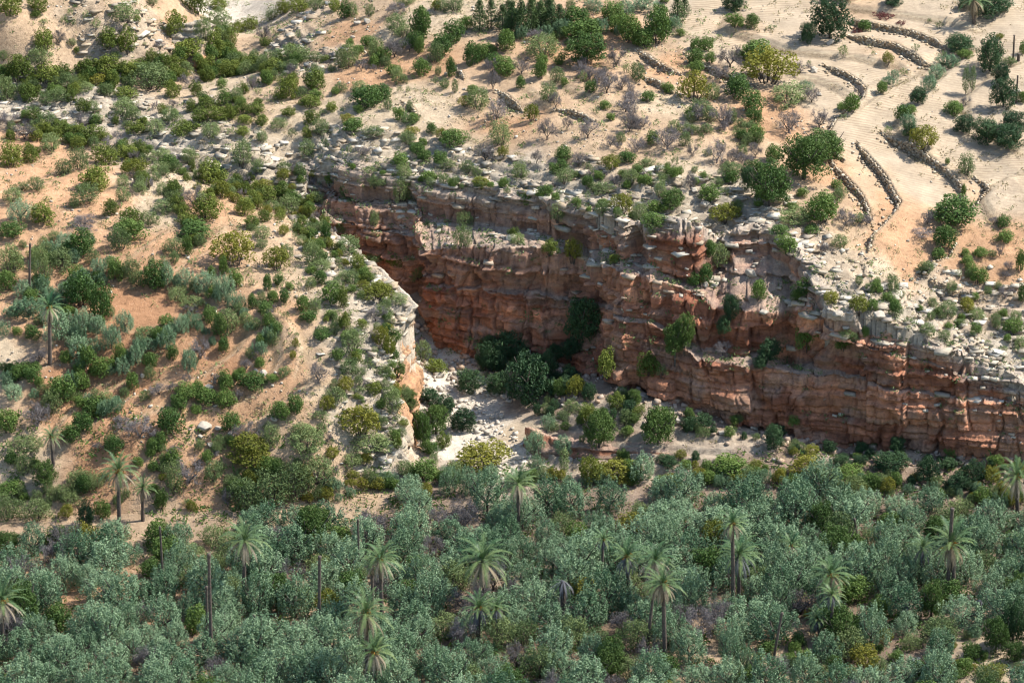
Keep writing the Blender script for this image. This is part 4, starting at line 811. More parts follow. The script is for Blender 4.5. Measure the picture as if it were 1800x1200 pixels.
(1200, 800): """g 250 118 205 112;y 640 118 172 112;y 90 135 102 62;K 830 75 102 72;K 930 65 82 62;K 1090 105 192 110;K 1290 158 122 125;K 1400 85 112 62;K 1450 195 132 92;K 1530 158 112 112;y 1630 155 112 92;g 1650 60 80 60;g 870 145 152 62;g 520 112 62 42;
o 1180 960 152 122;k 1310 880 165 190;l 1350 1010 205 162;l 880 1090 182 162;y 960 1140 152 122;l 1030 1160 130 100;g 1130 1095 82 62;g 800 1170 92 112;g 640 1140 122 102;g 560 1110 92 62;k 1650 1060 162 200;K 1740 1010 142 220;o 1540 970 102 72;k 1280 1200 182 112;g 1400 1210 130 90;y 1630 1190 152 82;l 720 1200 120 90;g 450 1050 112 72;g 610 1020 92 82;g 1520 1090 100 90;o 250 1150 160 220;o 330 1180 120 170;l 1200 1040 120 90;y 1060 1000 90 80;l 880 1210 140 90;k 1750 1100 110 110;g 350 1200 160 90;g 1480 1160 110 90""",
}
NAME = {'g': 'evergreen_shrub', 'j': 'mastic_bush', 'l': 'grey_green_shrub', 't': 'low_shrub', 'y': 'yellow_green_shrub', 'b': 'bare_tree', 'o': 'olive_tree',
        'k': 'carob_tree', 'K': 'dark_leafy_tree', 'c': 'pointed_conifer', 'p': 'slim_poplar', 'r': 'red_shrub'}
rnd = random.Random(7)
spots = []     # kind, px, row, world point, width, height in metres
BEDL = [tuple(PZ(q, s, 1)[:2]) for q, s in ((905,815),(880,790),(850,760),(820,715),(790,680),(765,645))]
def add_spot(kind, px, r, wpx, hpx, p=None):
    p = p or hit(px, r); d = topix(p)[2]; wd = 1.19*wpx*d/FPX; ha = 1.16*hpx*d/FPX
    h = math.sqrt(max(ha*ha-(wd*.38)**2, (ha*.55)**2))/0.90
    spots.append([kind, px, r, p, wd, max(h, .45*wd if kind not in 'rt' else .25*wd)])
for (ox, oy), txt in PLANTS.items():
    for e in txt.replace('\n', '').split(';'):
        if not e.strip(): continue
        k, a, b, c, d = e.split(); a, b, c, d = map(float, (a, b, c, d))
        if k == 'g' and (ox, oy) in ((0, 0), (600, 400)): k = 'j'
        px, r = ox+a/3, oy+(b-0.12*c)/3
        add_spot(k, px, r, c/3, d/3)
# the olive grove on the valley floor, row upon row
GAPS = [(140,1055,26,16),(232,1040,16,10),(548,1092,22,14),(455,1118,20,10),(1375,1160,60,26),(1600,1062,30,22),(1720,1070,26,26),(1240,1062,20,10),(1770,1195,50,26),(1480,1180,120,18),(1385,1160,40,26)]
def grove_edge(px): return np.interp(px, [-80, 0, 150, 300, 450, 600, 700, 800, 900, 1000, 1150, 1300, 1450, 1600, 1700, 1800, 1900], [965, 958, 955, 945, 935, 915, 905, 898, 892, 895, 880, 878, 872, 885, 900, 905, 910])
row = 0; y = 333.0
taken = [(s[3].x, s[3].y, s[4]*.5) for s in spots]
while y > 276:
    x = -62 + (row % 2)*1.7
    while x < 62:
        qx = x+rnd.uniform(-.9, .9); qy = y+rnd.uniform(-.9, .9); z = float(zat(qx, qy)); px, r, d = topix((qx, qy, z))
        x += 3.45
        if r < grove_edge(px)+rnd.uniform(-4, 8) or px < -70 or px > 1870: continue
        if any(((px-a)/c)**2+((r-b)/e)**2 < 1 for a, b, c, e in GAPS): continue
        if any((qx-a)**2+(qy-b)**2 < (c*.6+1.0)**2 for a, b, c in taken): continue
        u = rnd.random(); kind = 'o' if u < .70 else ('l' if u < .79 else ('b' if u < .88 else ('g' if u < .93 else ('k' if u < .965 else 'y'))))
        if fbm(qx/4.5, qy/3.5, 333) < .22: continue
        if r > 1235 and rnd.random() < .15: continue
        wd = rnd.uniform(3.9, 5.7); hh = wd*rnd.uniform(.65, 1.12)
        if kind in 'lgy': wd *= .75; hh *= .7
        spots.append([kind, px, r, Vector((qx, qy, z)), wd, hh])
    y -= 3.15; row += 1
# small shrubs between the ones above, where the photo is too dense to list
FILL = [(1280,1060,1800,1200,'lkgglyK',60),(40,120,300,170,'gl',22),(380,100,600,180,'gl',10),(0,230,330,300,'glb',8),(30,150,250,230,'glt',16),(300,170,560,250,'gt',12),(560,130,860,260,'tg',10),(850,60,1180,140,'gcb',14),(1000,180,1330,330,'btgl',22),(900,290,1330,380,'tlg',26),(1150,60,1340,200,'bgt',10),
 (1340,330,1520,430,'lbt',8),(1450,480,1800,620,'tlg',24),(1600,400,1800,520,'lgbt',12),(0,400,170,560,'ol',12),(300,520,480,640,'ol',10),(520,440,700,620,'glt',30),(560,620,700,800,'gltb',22),(0,640,250,860,'glb',8),(250,640,480,830,'bl',7),
 (420,290,560,420,'gly',18),(620,285,1000,330,'tlg',14),(1000,720,1400,830,'gly',14),(1300,815,1800,870,'glyb',16),(0,830,430,910,'lgy',14),(480,780,700,870,'lyg',14),(760,790,1000,850,'gly',10),(830,590,1000,700,'K',6),(1380,20,1800,200,'tt',8),(0,20,300,120,'t',12),(760,620,900,700,'t',4)]
for x0, y0, x1, y1, ks, n in FILL:
    for i in range(n):
        px, r = rnd.uniform(x0, x1), rnd.uniform(y0, y1); p = hit(px, r); k = rnd.choice(ks)
        if any((p.x-a)**2+(p.y-b)**2 < (c*.8)**2 for a, b, c in taken) or polydist(np.array([p.x]), np.array([p.y]), BEDL)[0][0] < 3.0: continue
        s = rnd.uniform(14, 27)*(.55 if k == 't' else 1); add_spot(k, px, r, s, s*rnd.uniform(.7, 1.0), p); taken.append((p.x, p.y, spots[-1][4]*.5))

BANDS = [([180,470,230,490,300,505,370,520,420,545,440,580],'oolg',9,26,8),([20,470,90,450,160,480,180,560,110,600,30,560],'oogl',9,28,22),([100,640,190,660,250,620,330,560,360,590],'oog',9,26,8),([60,520,150,530],'og',10,28,16),
 ([270,700,400,690,440,640,480,590,470,540],'gglb',9,24,9),([0,165,100,150,200,135,330,125,420,122,530,112],'jjlg',6,24,16),([0,150,120,165,230,150,330,140,430,105],'jlg',9,26,14),([380,60,400,110,440,140,520,150],'jgl',8,28,14),
 ([0,215,100,240,200,262,300,300,420,330,530,370,590,430],'jlbjg',7,24,15),([330,330,380,350,440,350,520,400,560,450],'jlyj',8,24,16),([290,330,330,400,345,440],'jl',9,28,10),([200,240,260,330,230,300],'jlb',9,24,14),
 ([560,430,620,470,660,520,680,570,690,640,690,720,700,790],'jlgty',7,20,12),([590,560,620,620,640,700,640,780],'jlgt',8,20,16),([840,625,900,640,950,665,1000,700,1010,680],'K',9,30,14),([930,720,1000,750,1100,740,1230,755],'klgK',10,26,16),([960,690,1040,700,1150,720],'Klk',11,26,12),
 ([1190,750,1400,795,1600,812,1790,830],'KKgl',17,17,6),([1190,815,1400,840,1600,852,1790,872],'gKly',13,20,7),([420,880,560,870,700,850,800,840,1000,845,1300,850,1600,865,1790,885],'oolgy',9,30,9),([400,860,480,830,560,840,640,810,700,790],'lgly',9,32,22),([720,700,740,760,750,800],'kgl',9,26,8),
 ([0,870,80,880,160,860],'lgl',10,30,14),([0,660,100,700,200,720,260,700],'glo',11,26,16),([230,800,330,810,420,780],'glb',10,28,18),([860,60,1000,50,1150,60,1190,30],'ccgo',9,28,16),([1000,120,1110,170,1120,230,1080,260],'bbb',8,30,12),([1190,250,1250,200,1330,250,1280,300],'bbl',9,28,16),
 ([620,300,760,320,900,340,1040,370,1160,390],'tlgt',10,16,8),([500,300,560,330,600,310],'lgb',9,22,8),([1000,310,1150,320,1290,300],'tlgb',9,18,14),([1480,480,1600,540,1790,620],'tgl',12,18,14),([560,130,700,110,760,70],'lgb',11,26,14)]
for pts, ks, gap, size, jit in BANDS:
    pp = list(zip(pts[::2], pts[1::2]))
    for (x0, y0), (x1, y1) in zip(pp[:-1], pp[1:]):
        L = math.hypot(x1-x0, (y1-y0)*1.6)
        for i in range(int(L/gap)):
            t = rnd.random(); px = x0+(x1-x0)*t+rnd.gauss(0, jit*.6); r = y0+(y1-y0)*t+rnd.gauss(0, jit*.6); p = hit(px, r); k = rnd.choice(ks)
            if any((p.x-a)**2+(p.y-b)**2 < (c*.55)**2 for a, b, c in taken) or polydist(np.array([p.x]), np.array([p.y]), BEDL)[0][0] < 3.0: continue
            s = size*rnd.uniform(.6, 1.15)*(.5 if k == 't' else 1); add_spot(k, px, r, s, s*rnd.uniform(.75, 1.05)*(1.5 if k == 'c' else 1), p); taken.append((p.x, p.y, spots[-1][4]*.5))

# ---- words that single a plant out
ZONES = [(0,0,370,62,'on the sandy slope in the far left corner'),(370,0,600,60,'beside the white upper stream bed'),(0,62,370,112,'near the small orange far-left cliff'),(370,60,600,110,'above the far-left stream bend'),
 (0,112,330,160,'in the green belt below the far-left cliff'),(330,110,560,160,'in the green belt at the stream bend'),(0,160,250,235,'among pale rocks at far left'),(250,160,430,250,'on flat above the grey ledges'),(430,150,600,250,'on sand right of grey ledges flat'),
 (0,235,250,330,'above the upper left terraces'),(250,235,560,310,'by the stepped grey ledges'),(560,0,700,110,'on orange slope at top centre-left'),(600,110,860,190,'on upper middle orange slope'),(700,0,860,110,'by the pale track at top centre'),
 (860,0,1190,70,'in the dense top-centre thicket'),(860,70,1010,150,'below the dense top-centre thicket'),(1010,70,1190,150,'left of the first wide field'),(560,190,720,290,'on pale sand above the gorge head'),(700,160,860,290,'on the pale middle field edge'),
 (860,150,1010,290,'among bare trees on middle slope'),(1010,150,1190,290,'around the lilac-grey thicket'),(560,280,1000,335,'on ledges along the gorge rim'),(1000,280,1330,345,'on the rocky slope above gorge rim'),(0,330,250,420,'on the upper left terraces'),
 (250,300,420,420,'on terraces below the gully'),(420,300,570,420,'beside the gorge head'),(1190,0,1400,130,'around the top right straw fields'),(1400,0,1600,110,'between the uppermost ploughed fields'),(1600,0,1800,110,'at the top right corner'),
 (1190,110,1340,280,'between first wide field and carobs'),(1340,110,1480,260,'left of the long ploughed field'),(1480,110,1640,280,'along the long ploughed field'),(1640,110,1800,280,'beside the right-edge fields'),(1300,260,1500,390,'around the bright carob trees'),
 (1500,260,1800,390,'between the banded tan fields'),(1330,380,1540,470,'below the carob trees by the rim'),(1540,380,1800,480,'right of the lowest orange field'),(1430,460,1800,620,'among white rubble above the red wall'),(0,400,200,520,'near the lone pole on left slope'),
 (200,400,420,500,'above the bare orange field'),(420,400,560,520,'on sandy slope right of orange field'),(560,400,740,500,'on the spur rim'),(0,500,200,620,'around the left slope palm'),(200,500,420,620,'around the bare orange field'),(420,520,540,640,'on the terrace bend'),
 (540,500,740,640,'on the pale spur top'),(0,620,200,740,'on lower left terraces'),(200,620,420,740,'on the striped lower terraces'),(420,640,560,780,'on orange ground left of spur'),(560,640,740,830,'on the spur side above the gorge'),(0,740,300,900,'near the twin palms at left'),
 (300,740,460,900,'below the striped terraces'),(460,780,700,900,'in the scrub under the spur'),(740,330,1200,700,'on the shaded red wall'),(740,590,1010,740,'in the shaded gorge'),(700,680,860,830,'beside the pale gorge bed'),(1000,690,1230,840,'on the talus at the gorge mouth'),
 (1200,380,1500,660,'on ledges of the red wall'),(1200,660,1500,850,'at the foot of the red wall'),(1500,740,1800,900,'at the far right wall foot'),(700,790,1000,880,'at the grove edge below gorge'),
 (0,880,300,1000,'at the left back of the grove'),(300,880,600,1000,'at the back left of the grove'),(600,860,900,1000,'at the back middle of the grove'),(900,830,1200,1000,'at the back right of the grove'),(1200,830,1500,1000,'right part of the grove back'),(1500,850,1900,1000,'at the right end of the grove'),
 (-200,1000,300,1120,'in mid grove at left'),(300,1000,600,1120,'in mid grove by tall poles'),(600,1000,900,1120,'in mid grove by paired palms'),(900,1000,1200,1120,'in mid grove right of centre'),(1200,1000,1500,1120,'in mid grove at right'),(1500,1000,1900,1120,'in mid grove at right edge'),
 (-200,1120,300,1400,'in front grove at left'),(300,1120,600,1400,'in front grove near long pole'),(600,1120,900,1400,'in front grove near palms'),(900,1120,1200,1400,'in front grove right of centre'),(1200,1120,1500,1400,'in front grove at right'),(1500,1120,1900,1400,'by pale path at bottom right')]
def zone(px, r):
    for x0, y0, x1, y1, t in ZONES:
        if x0 <= px < x1 and y0 <= r < y1: return t
    return min(ZONES, key=lambda q: max(q[0]-px, px-q[2], 0)+max(q[1]-r, r-q[3], 0))[4]
LOOK = {'j': 'dull olive-green {} bush', 'g': 'dark green {} shrub', 'l': 'soft grey-green {} shrub', 't': 'tiny {} grey-green tuft', 'y': 'yellow-green {} shrub', 'b': 'leafless grey {} tree', 'o': '{} silver-green olive tree',
        'k': 'bright green {} tree', 'K': 'dark leafy {} tree', 'c': 'pointed green {} conifer', 'p': 'slim upright {} poplar', 'r': 'dark red {} shrub'}
CAT = {'j': 'bush', 'g': 'shrub', 'l': 'shrub', 't': 'shrub', 'y': 'shrub', 'b': 'bare tree', 'o': 'olive tree', 'k': 'tree', 'K': 'tree', 'c': 'conifer', 'p': 'poplar', 'r': 'shrub'}
GRP = {'j': 'dull green mastic bushes', 'g': 'evergreen shrubs on the slopes', 'l': 'soft grey-green shrubs on the slopes', 't': 'small tufts on the rocky ground', 'y': 'yellow-green shrubs', 'b': 'bare twiggy trees', 'o': 'olive trees', 'k': 'bright green broad trees', 'K': 'dark leafy trees', 'c': 'pointed conifers at the top', 'p': 'slim poplars', 'r': 'low dark red shrubs'}
ORD = ['first', 'second', 'third', 'fourth', 'fifth', 'sixth', 'seventh', 'eighth', 'ninth', 'tenth', 'eleventh', 'twelfth']
def word_labels(items, look):
    """items: (px, row, adjective, kind); gives every one a label of its own within its zone"""
    out = {}; groups = {}
    for i, (px, r, adj, k) in enumerate(items): groups.setdefault((k, adj, zone(px, r)), []).append(i)
    for (k, adj, z), ids in groups.items():
        base = look[k].format(adj)
        if len(ids) == 1: out[ids[0]] = base+' '+z; continue
        ids.sort(key=lambda i: items[i][1]); nr = 1 if len(ids) < 5 else (2 if len(ids) < 9 else 3)
        per = -(-len(ids)//nr); names = {1: [''], 2: ['back row', 'front row'], 3: ['back row', 'middle row', 'front row']}[nr]
        for q in range(nr):
            part = sorted(ids[q*per:(q+1)*per], key=lambda i: items[i][0])
            for j, i in enumerate(part):
                pos = 'only one' if len(part) == 1 else (ORD[min(j, 11)]+' from left')
                out[i] = base+' '+z+', '+((pos.replace('from left', 'left')+' in '+names[q]) if names[q] else pos)
    for i, t in out.items():
        if len(t.split()) > 16: t = t.replace(' the ', ' ')
        if len(t.split()) > 16: t = t.replace('large spreading', 'spreading').replace('small tall', 'tall')
        if len(t.split()) > 16: t = t.replace('dull olive-green', 'olive-green').replace('soft grey-green', 'grey-green').replace('silver-green ', '').replace('leafless grey', 'leafless')
        out[i] = t
    return out
def adjective(kind, wd, h):
    lim = {'o': (3.6, 4.4), 'b': (3.0, 4.6), 'k': (5, 7), 'K': (3.5, 5)}.get(kind, (1.7, 2.6))
    size = 'small' if wd < lim[0] else ('medium' if wd < lim[1] else 'large')
    if h/wd > 1.12: return size+' tall' if size != 'medium' else 'tall'
    return {'small': 'small', 'medium': 'mid-sized', 'large': 'large spreading' if h/wd < .75 else 'large'}[size]
spots = [s for s in spots if -60 < topix(s[3])[0] < 1860]
def shown(s):
    px, r, d = topix(s[3]); return s[4]*s[5]/(d*d)*(1 if -15 < px < 1815 and r-s[5]*FPX/d*.8 < 1195 else .01)
mass = []
for kk in set(s[0] for s in spots):
    m = sorted([s for s in spots if s[0] == kk], key=shown, reverse=True); mass += m[296:]
ids_ = set(id(s) for s in mass); spots = [s for s in spots if id(s) not in ids_]
cnt = {}
for s in spots: cnt[s[0]] = cnt.get(s[0], 0)+1
words = word_labels([(s[1], s[2], adjective(s[0], s[4], s[5]), s[0]) for s in spots], LOOK)
print('plants', cnt, len(spots))
PH = {'g': 1.68, 'j': 1.6, 'l': 1.7, 't': 1.05, 'y': 1.68, 'b': 1.75, 'o': 1.9, 'k': 1.72, 'K': 1.8, 'c': 2.3, 'p': 3.3, 'r': .75}
PW = {'g': 2.0, 'j': 2.0, 'l': 1.95, 't': 2.0, 'y': 2.05, 'b': 2.5, 'o': 2.05, 'k': 2.1, 'K': 2.0, 'c': 1.35, 'p': 1.6, 'r': 2.1}
for i, (k, px, r, p, wd, h) in enumerate(spots):
    nm = NAME[k]; tr, cr = PROTO[nm][rnd.randrange(len(PROTO[nm]))]
    if tr is None: root = bpy.data.objects.new(nm, cr)
    else: root = bpy.data.objects.new(nm, None); root.empty_display_size = .3
    COL.objects.link(root); root.location = p
    sx = wd/PW[k]; sz = h/PH[k]; root.scale = (sx*rnd.uniform(.85, 1.15), sx*rnd.uniform(.85, 1.15), sz*rnd.uniform(.92, 1.08))
    root.rotation_euler = (0, 0, rnd.uniform(0, 6.28))
    if tr is not None: link('trunk', tr, root); link('crown', cr, root)
    tag(root, words[i], CAT[k], GRP[k])

# beyond three hundred of a kind, the smallest in view are one mass
for kk in sorted(set(s[0] for s in mass)):
    vs, fs, va_, mi, k0 = [], [], [], [], 0
    for (k, px, r, p, wd, h) in [s for s in mass if s[0] == kk]:
        tr, me = PROTO[NAME[k]][rnd.randrange(len(PROTO[NAME[k]]))]
        co = np.empty(len(me.vertices)*3, np.float32); me.vertices.foreach_get('co', co); co = co.reshape(-1, 3)*[wd/PW[k], wd/PW[k], h/PH[k]]
        a = rnd.uniform(0, 6.28); co = np.stack([co[:, 0]*math.cos(a)-co[:, 1]*math.sin(a), co[:, 0]*math.sin(a)+co[:, 1]*math.cos(a), co[:, 2]], -1)+np.array(p)
        li = np.empty(len(me.loops), np.int32); me.loops.foreach_get('vertex_index', li); va = np.empty(len(me.vertices), np.float32); me.attributes['val'].data.foreach_get('value', va)
        m1 = np.empty(len(me.polygons), np.int32); me.polygons.foreach_get('material_index', m1)
        vs.append(co); fs.append(li.reshape(-1, 4)+k0); va_.append(va); mi.append(m1); k0 += len(co)
    me = mesh('foliage', np.concatenate(vs), np.concatenate(fs), list(me.materials), midx=np.concatenate(mi), val=np.concatenate(va_))
    tag(link(NAME[kk]+'_foliage', me), 'further '+GRP[kk]+' seen only in small glimpses between the others', kind='stuff')

# ------------------------------------------------------------ date palms: crown centre, crown width, foot (photo pixels)
# kind: L living with straw skirt, G living with grey skirt, Y young (no trunk), D dead grey
PALMS = [
 (208,828,74,210,930,'L','palm with lower fronds drooping, tall trunk, on the sunlit left slope edge'),(251,858,50,251,915,'L','smaller palm just right of the taller sunlit palm at left'),
 (90,768,46,94,818,'L','small palm on the left slope under grey bare shrubs'),(87,540,60,88,640,'L','lone thin palm among olives on the upper left slope'),
 (430,950,84,429,1068,'L','palm with orange fruit stalks at the back left of the grove'),(4,1055,92,4,1150,'L','palm cut by the left edge of the photo'),
 (668,982,76,672,1105,'L','right palm of the close pair left of centre'),(654,992,44,655,1095,'L','left thin palm of the close pair left of centre'),
 (643,1078,92,647,1215,'L','tall palm rising from the bottom edge left of centre'),(658,1145,88,660,1225,'L','palm low behind the trunk of the bottom edge palm'),
 (848,985,100,848,1075,'L','wide-crowned palm in the middle of the grove'),(842,1068,72,840,1130,'G','low palm with grey skirt under the wide-crowned middle palm'),(872,1070,50,880,1130,'G','half-hidden palm touching the low grey-skirted palm'),
 (911,850,78,911,940,'L','palm at the back of grove under the gorge mouth'),(1060,948,40,1058,1030,'G','small thin palm with pale hanging fronds right of centre'),
 (1102,978,70,1107,1070,'G','dense palm with grey skirt right of centre'),(1152,985,76,1160,1080,'L','palm half hidden behind the twin-trunk palms'),(1165,1025,84,1169,1165,'L','straight palm of the crossing twin trunks'),
 (1150,1032,44,1138,1140,'L','leaning palm of the crossing twin trunks'),(990,1022,64,990,1085,'D','grey dead palm with fallen fronds at grove centre'),(997,1008,44,999,1060,'Y','green palm top rising behind grey dead palm'),
 (1287,920,66,1289,1075,'L','tall thin-trunked palm above another palm in right grove'),(1299,975,82,1299,1060,'G','palm with white-grey skirt right under the thin-trunked palm'),(1390,958,50,1390,1010,'L','small pale palm top in right grove'),
 (1460,1010,82,1462,1090,'L','large dark-crowned palm in right grove'),(1462,1045,56,1462,1130,'G','slender palm in front of the dark-crowned palm'),(1436,1088,46,1444,1130,'G','low palm with pale curled fronds left of slender palm'),
 (1515,1108,38,1516,1130,'Y','young trunkless palm in the front right undergrowth'),(1622,962,62,1622,1030,'G','palm with bright fronds touching the big right palm'),(1672,955,100,1678,1045,'L','biggest palm crown, behind tall pole at right'),
 (1787,838,80,1789,905,'L','palm cut by the right edge at the wall foot'),(1712,0,64,1712,42,'L','palm at the top right corner beside dark trees'),(1592,1062,40,1592,1095,'D','dark dead palm shaded under trees at right'),
 (1722,1056,32,1722,1095,'D','narrow dark dead palm near the bottom right'),(866,1112,42,866,1150,'Y','young palm in the undergrowth below the low middle palms'),(928,1140,40,928,1172,'Y','young palm sprouting near the bottom middle'),
 (180,925,34,180,955,'Y','young palm sprout at the left back edge of the grove'),(760,1025,36,758,1050,'D','small grey dead palm sprout by grove centre-left'),(207,1205,30,207,1230,'Y','young palm sprout at bottom left edge')]
for i, (cx, cr_, cw, bx, br, kind, lab) in enumerate(PALMS):
    p = hit(bx, br); d = topix(p)[2]; q = PY(cx, cr_, p.y); h = max(.5, q[2]-p.z); lean = (q[0]-p.x, 0.0)
    rng = np.random.RandomState(500+i); root = bpy.data.objects.new('date_palm', None); COL.objects.link(root); root.location = p
    crown, skirt, grey, fruit = PALM[i % 4]; sc = cw*d/FPX/5.0
    if kind in 'LG': link('trunk', trunk_mesh(rng, h, .24*min(1, sc+.25), .17*min(1, sc+.25), lean), root)
    elif kind == 'D': link('trunk', trunk_mesh(rng, h, .28, .22, lean), root)
    else: h = .35; lean = (0, 0)
    def part(nm, me, s=1.0, dz=0.0):
        o = link(nm, me, root); o.location = (lean[0], lean[1], h+dz); o.scale = (sc*s, sc*s, sc*s); o.rotation_euler = (0, 0, rng.uniform(0, 6.28)); return o
    if kind != 'D': part('crown', crown)
    if kind == 'L': part('dead_frond_skirt', skirt, .95)
    if kind == 'G': part('dead_frond_skirt', grey, 1.0)
    if kind == 'D': part('dead_frond_skirt', grey, 1.15, .2)
    if kind in 'LG' and i % 3 != 1: part('fruit_stalks', fruit, 1.1)
    tag(root, lab if kind != 'L' or 'palm' in lab else lab, 'palm', 'date palms' if kind != 'D' else 'dead palms')

POLES = [(367,973,372,1155,.19,'tallest bare dead palm trunk at left of the grove'),(363,1030,365,1130,.15,'shorter dead trunk right behind the tallest bare trunk'),(562,977,561,1112,.19,'bare dead palm trunk standing alone by a sandy gap'),
 (447,1080,445,1145,.16,'short dead palm trunk right of grey fallen fronds'),(281,925,288,1040,.13,'thin slanting dead trunk at left back of the grove'),(53,428,52,520,.15,'lone bare pole on the upper left slope'),
 (1674,893,1665,1045,.22,'thick bare dead palm trunk before the biggest palm'),(1375,1076,1358,1170,.15,'leaning dead trunk at the pale gap near bottom right'),(1502,911,1508,955,.15,'short crooked dead trunk top in right grove'),
 (629,912,632,1020,.13,'thin dead trunk at the back of grove left of paired palms'),(330,1055,330,1095,.11,'short thin dead trunk by sandy gap at left'),(1783,62,1781,105,.13,'bare pole between the top right fields'),(1789,133,1786,182,.13,'bare pole at the right edge beside dark shrubs'),
 (1791,95,1790,108,.2,'short stump at the right edge by the top pole')]
for i, (tx, tr_, bx, br, rad, lab) in enumerate(POLES):
    p = hit(bx, br); q = PY(tx, tr_, p.y); h = q[2]-p.z; rng = np.random.RandomState(700+i)
    o = link('dead_palm_trunk', trunk_mesh(rng, h, rad, rad*.8, (q[0]-p.x, 0.0), top=True)); o.location = p
    tag(o, lab, 'dead trunk', 'bare dead palm trunks')

# ------------------------------------------------------------ stones
def box_rocks(rng, pos, size, cols, flat=0.5, tilt=.25, yaw=None):
    """angular blocks: 8 uneven corners each"""
    n = len(pos); C8 = np.array([(a, b, c) for a in (-1, 1) for b in (-1, 1) for c in (-1, 1)], float)*.5
    v = C8[None]*(1+rng.uniform(-.38, .12, (n, 8, 3))); sc = np.stack([np.ones(n), rng.uniform(.5, .95, n), flat*rng.uniform(.6, 1.4, n)], -1)*size[:, None]
    v = v*sc[:, None]; a = rng.uniform(0, 6.28, n) if yaw is None else yaw+rng.normal(0, .35, n); t1 = rng.normal(0, tilt, n); t2 = rng.normal(0, tilt, n)
    x, y, z = v[..., 0], v[..., 1], v[..., 2]
    y, z = y*np.cos(t1)[:, None]-z*np.sin(t1)[:, None], y*np.sin(t1)[:, None]+z*np.cos(t1)[:, None]
    x, z = x*np.cos(t2)[:, None]-z*np.sin(t2)[:, None], x*np.sin(t2)[:, None]+z*np.cos(t2)[:, None]
    x, y = x*np.cos(a)[:, None]-y*np.sin(a)[:, None], x*np.sin(a)[:, None]+y*np.cos(a)[:, None]
    v = np.stack([x, y, z], -1)+pos[:, None]
    F = np.array([(0, 1, 3, 2), (4, 6, 7, 5), (0, 4, 5, 1), (2, 3, 7, 6), (0, 2, 6, 4), (1, 5, 7, 3)])
    f = (F[None]+(np.arange(n)*8)[:, None, None]).reshape(-1, 4)
    return v.reshape(-1, 3), f, np.repeat(cols, 8, 0)
PALE = np.array([(.42, .365, .285), (.49, .435, .35), (.36, .305, .24), (.45, .355, .25), (.53, .485, .41)])
def scatter(name, n, keep, smin, smax, flat, label, seed, power=2.5, tint=None, sink=.25, region=(-66, 66, 326, 458), tilt=.22, yaw=None, bench=False):
    rng = np.random.RandomState(seed); x = rng.uniform(region[0], region[1], n*12); y = rng.uniform(region[2], region[3], n*12)
    k = keep(x, y, rng); x, y = x[k][:n], y[k][:n]
    if bench: z = np.array([drop(float(a), float(b)) for a, b in zip(x, y)])
    else: z = zat(x, y)
    s = smin+(smax-smin)*rng.rand(len(x))**power
    c = PALE[rng.randint(0, 5, len(x))]*rng.uniform(.75, 1.12, len(x))[:, None]
    if tint is not None: c = c*(1-.5)+np.array(tint)*.5
    v, f, cc = box_rocks(rng, np.stack([x, y, z+s*flat*.5*(1-2*sink)], -1), s, c, flat, tilt, yaw)
    tag(link(name, mesh(name, v, f, M_STONE, cc)), label, kind='stuff')
ing = lambda x, y: inpoly(x, y, GORGE)
scatter('rock_slabs', 2600, lambda x, y, g: (rat(x, y) > .35) & ~ing(x, y), .2, 1.7, .15, 'pale broken slabs on the bare rocky ledges', 1, 2.6, yaw=.1, tilt=.07)
patch = lambda x, y, k: fbm(x/5.0, y/5.0, k)
scatter('rubble', 3600, lambda x, y, g: (patch(x, y, 91) > .53) & (y < 440) & ~ing(x, y) & ((x < 35) | (g.rand(len(x)) < .25)), .1, .42, .6, 'small pale stones strewn over the slopes', 2, 3.0)
bed = np.array([PZ(a, b, 1)[:2] for a, b in ((905,815),(880,790),(850,760),(820,715),(790,680),(765,645),(745,615))])
scatter('gorge_bed_stones', 900, lambda x, y, g: polydist(x, y, bed)[0] < 2.6+g.rand(len(x))*1.0, .08, .7, .6, 'white boulders and cobbles in the gorge bed', 3, 3.5, tint=(.62, .56, .48), region=(-14, 4, 333, 372))
scatter('talus_stones', 1500, lambda x, y, g: ing(x, y) & (polydist(x, y, WA[4:, 5, :2])[0] < 1.0+7*g.rand(len(x))) & (WA[:, 5, 1].max() > y), .15, 1.0, .6, 'fallen rocks below the red wall', 4, 2.6, tint=(.40, .26, .18), region=(-12, 66, 326, 368))
lipd = lambda x, y: polydist(x, y, WA[:, 1, :2])[0]
scatter('rim_blocks', 420, lambda x, y, g: (lipd(x, y) < 5.5*g.rand(len(x))) & (y > 334), .2, 1.0, .35, 'squared pale blocks along the gorge rim and its shelves', 5, 2.4, tint=(.50, .44, .36), region=(-32, 66, 334, 388), bench=True, yaw=-.3)
scatter('rim_plates', 480, lambda x, y, g: (polydist(x, y, WA[:, 0, :2])[0] < 3.4*g.rand(len(x))) & (y > 333), .5, 2.3, .16, 'flat grey rock plates stacked along the rim', 15, 1.8, sink=.6, region=(-32, 66, 333, 392), bench=True, yaw=-.35, tilt=.05)
scatter('shelf_plates', 90, lambda x, y, g: (polydist(x, y, WA[3:16, 2, :2])[0] < 2.2*g.rand(len(x))) & (y > 340), .4, 1.5, .2, 'flat rock plates on the shelves of the red wall', 16, 1.8, sink=.6, tint=(.40, .28, .2), region=(-28, 40, 340, 382), bench=True, yaw=-.35, tilt=.05)
scatter('spur_plates', 260, lambda x, y, g: (polydist(x, y, WB[:, 0, :2])[0] < 3.5*g.rand(len(x))) & ~ing(x, y), .4, 1.7, .25, 'stacked pale plates along the edge of the spur', 17, 1.8, sink=.6, region=(-32, -6, 333, 384), yaw=1.2, tilt=.06)
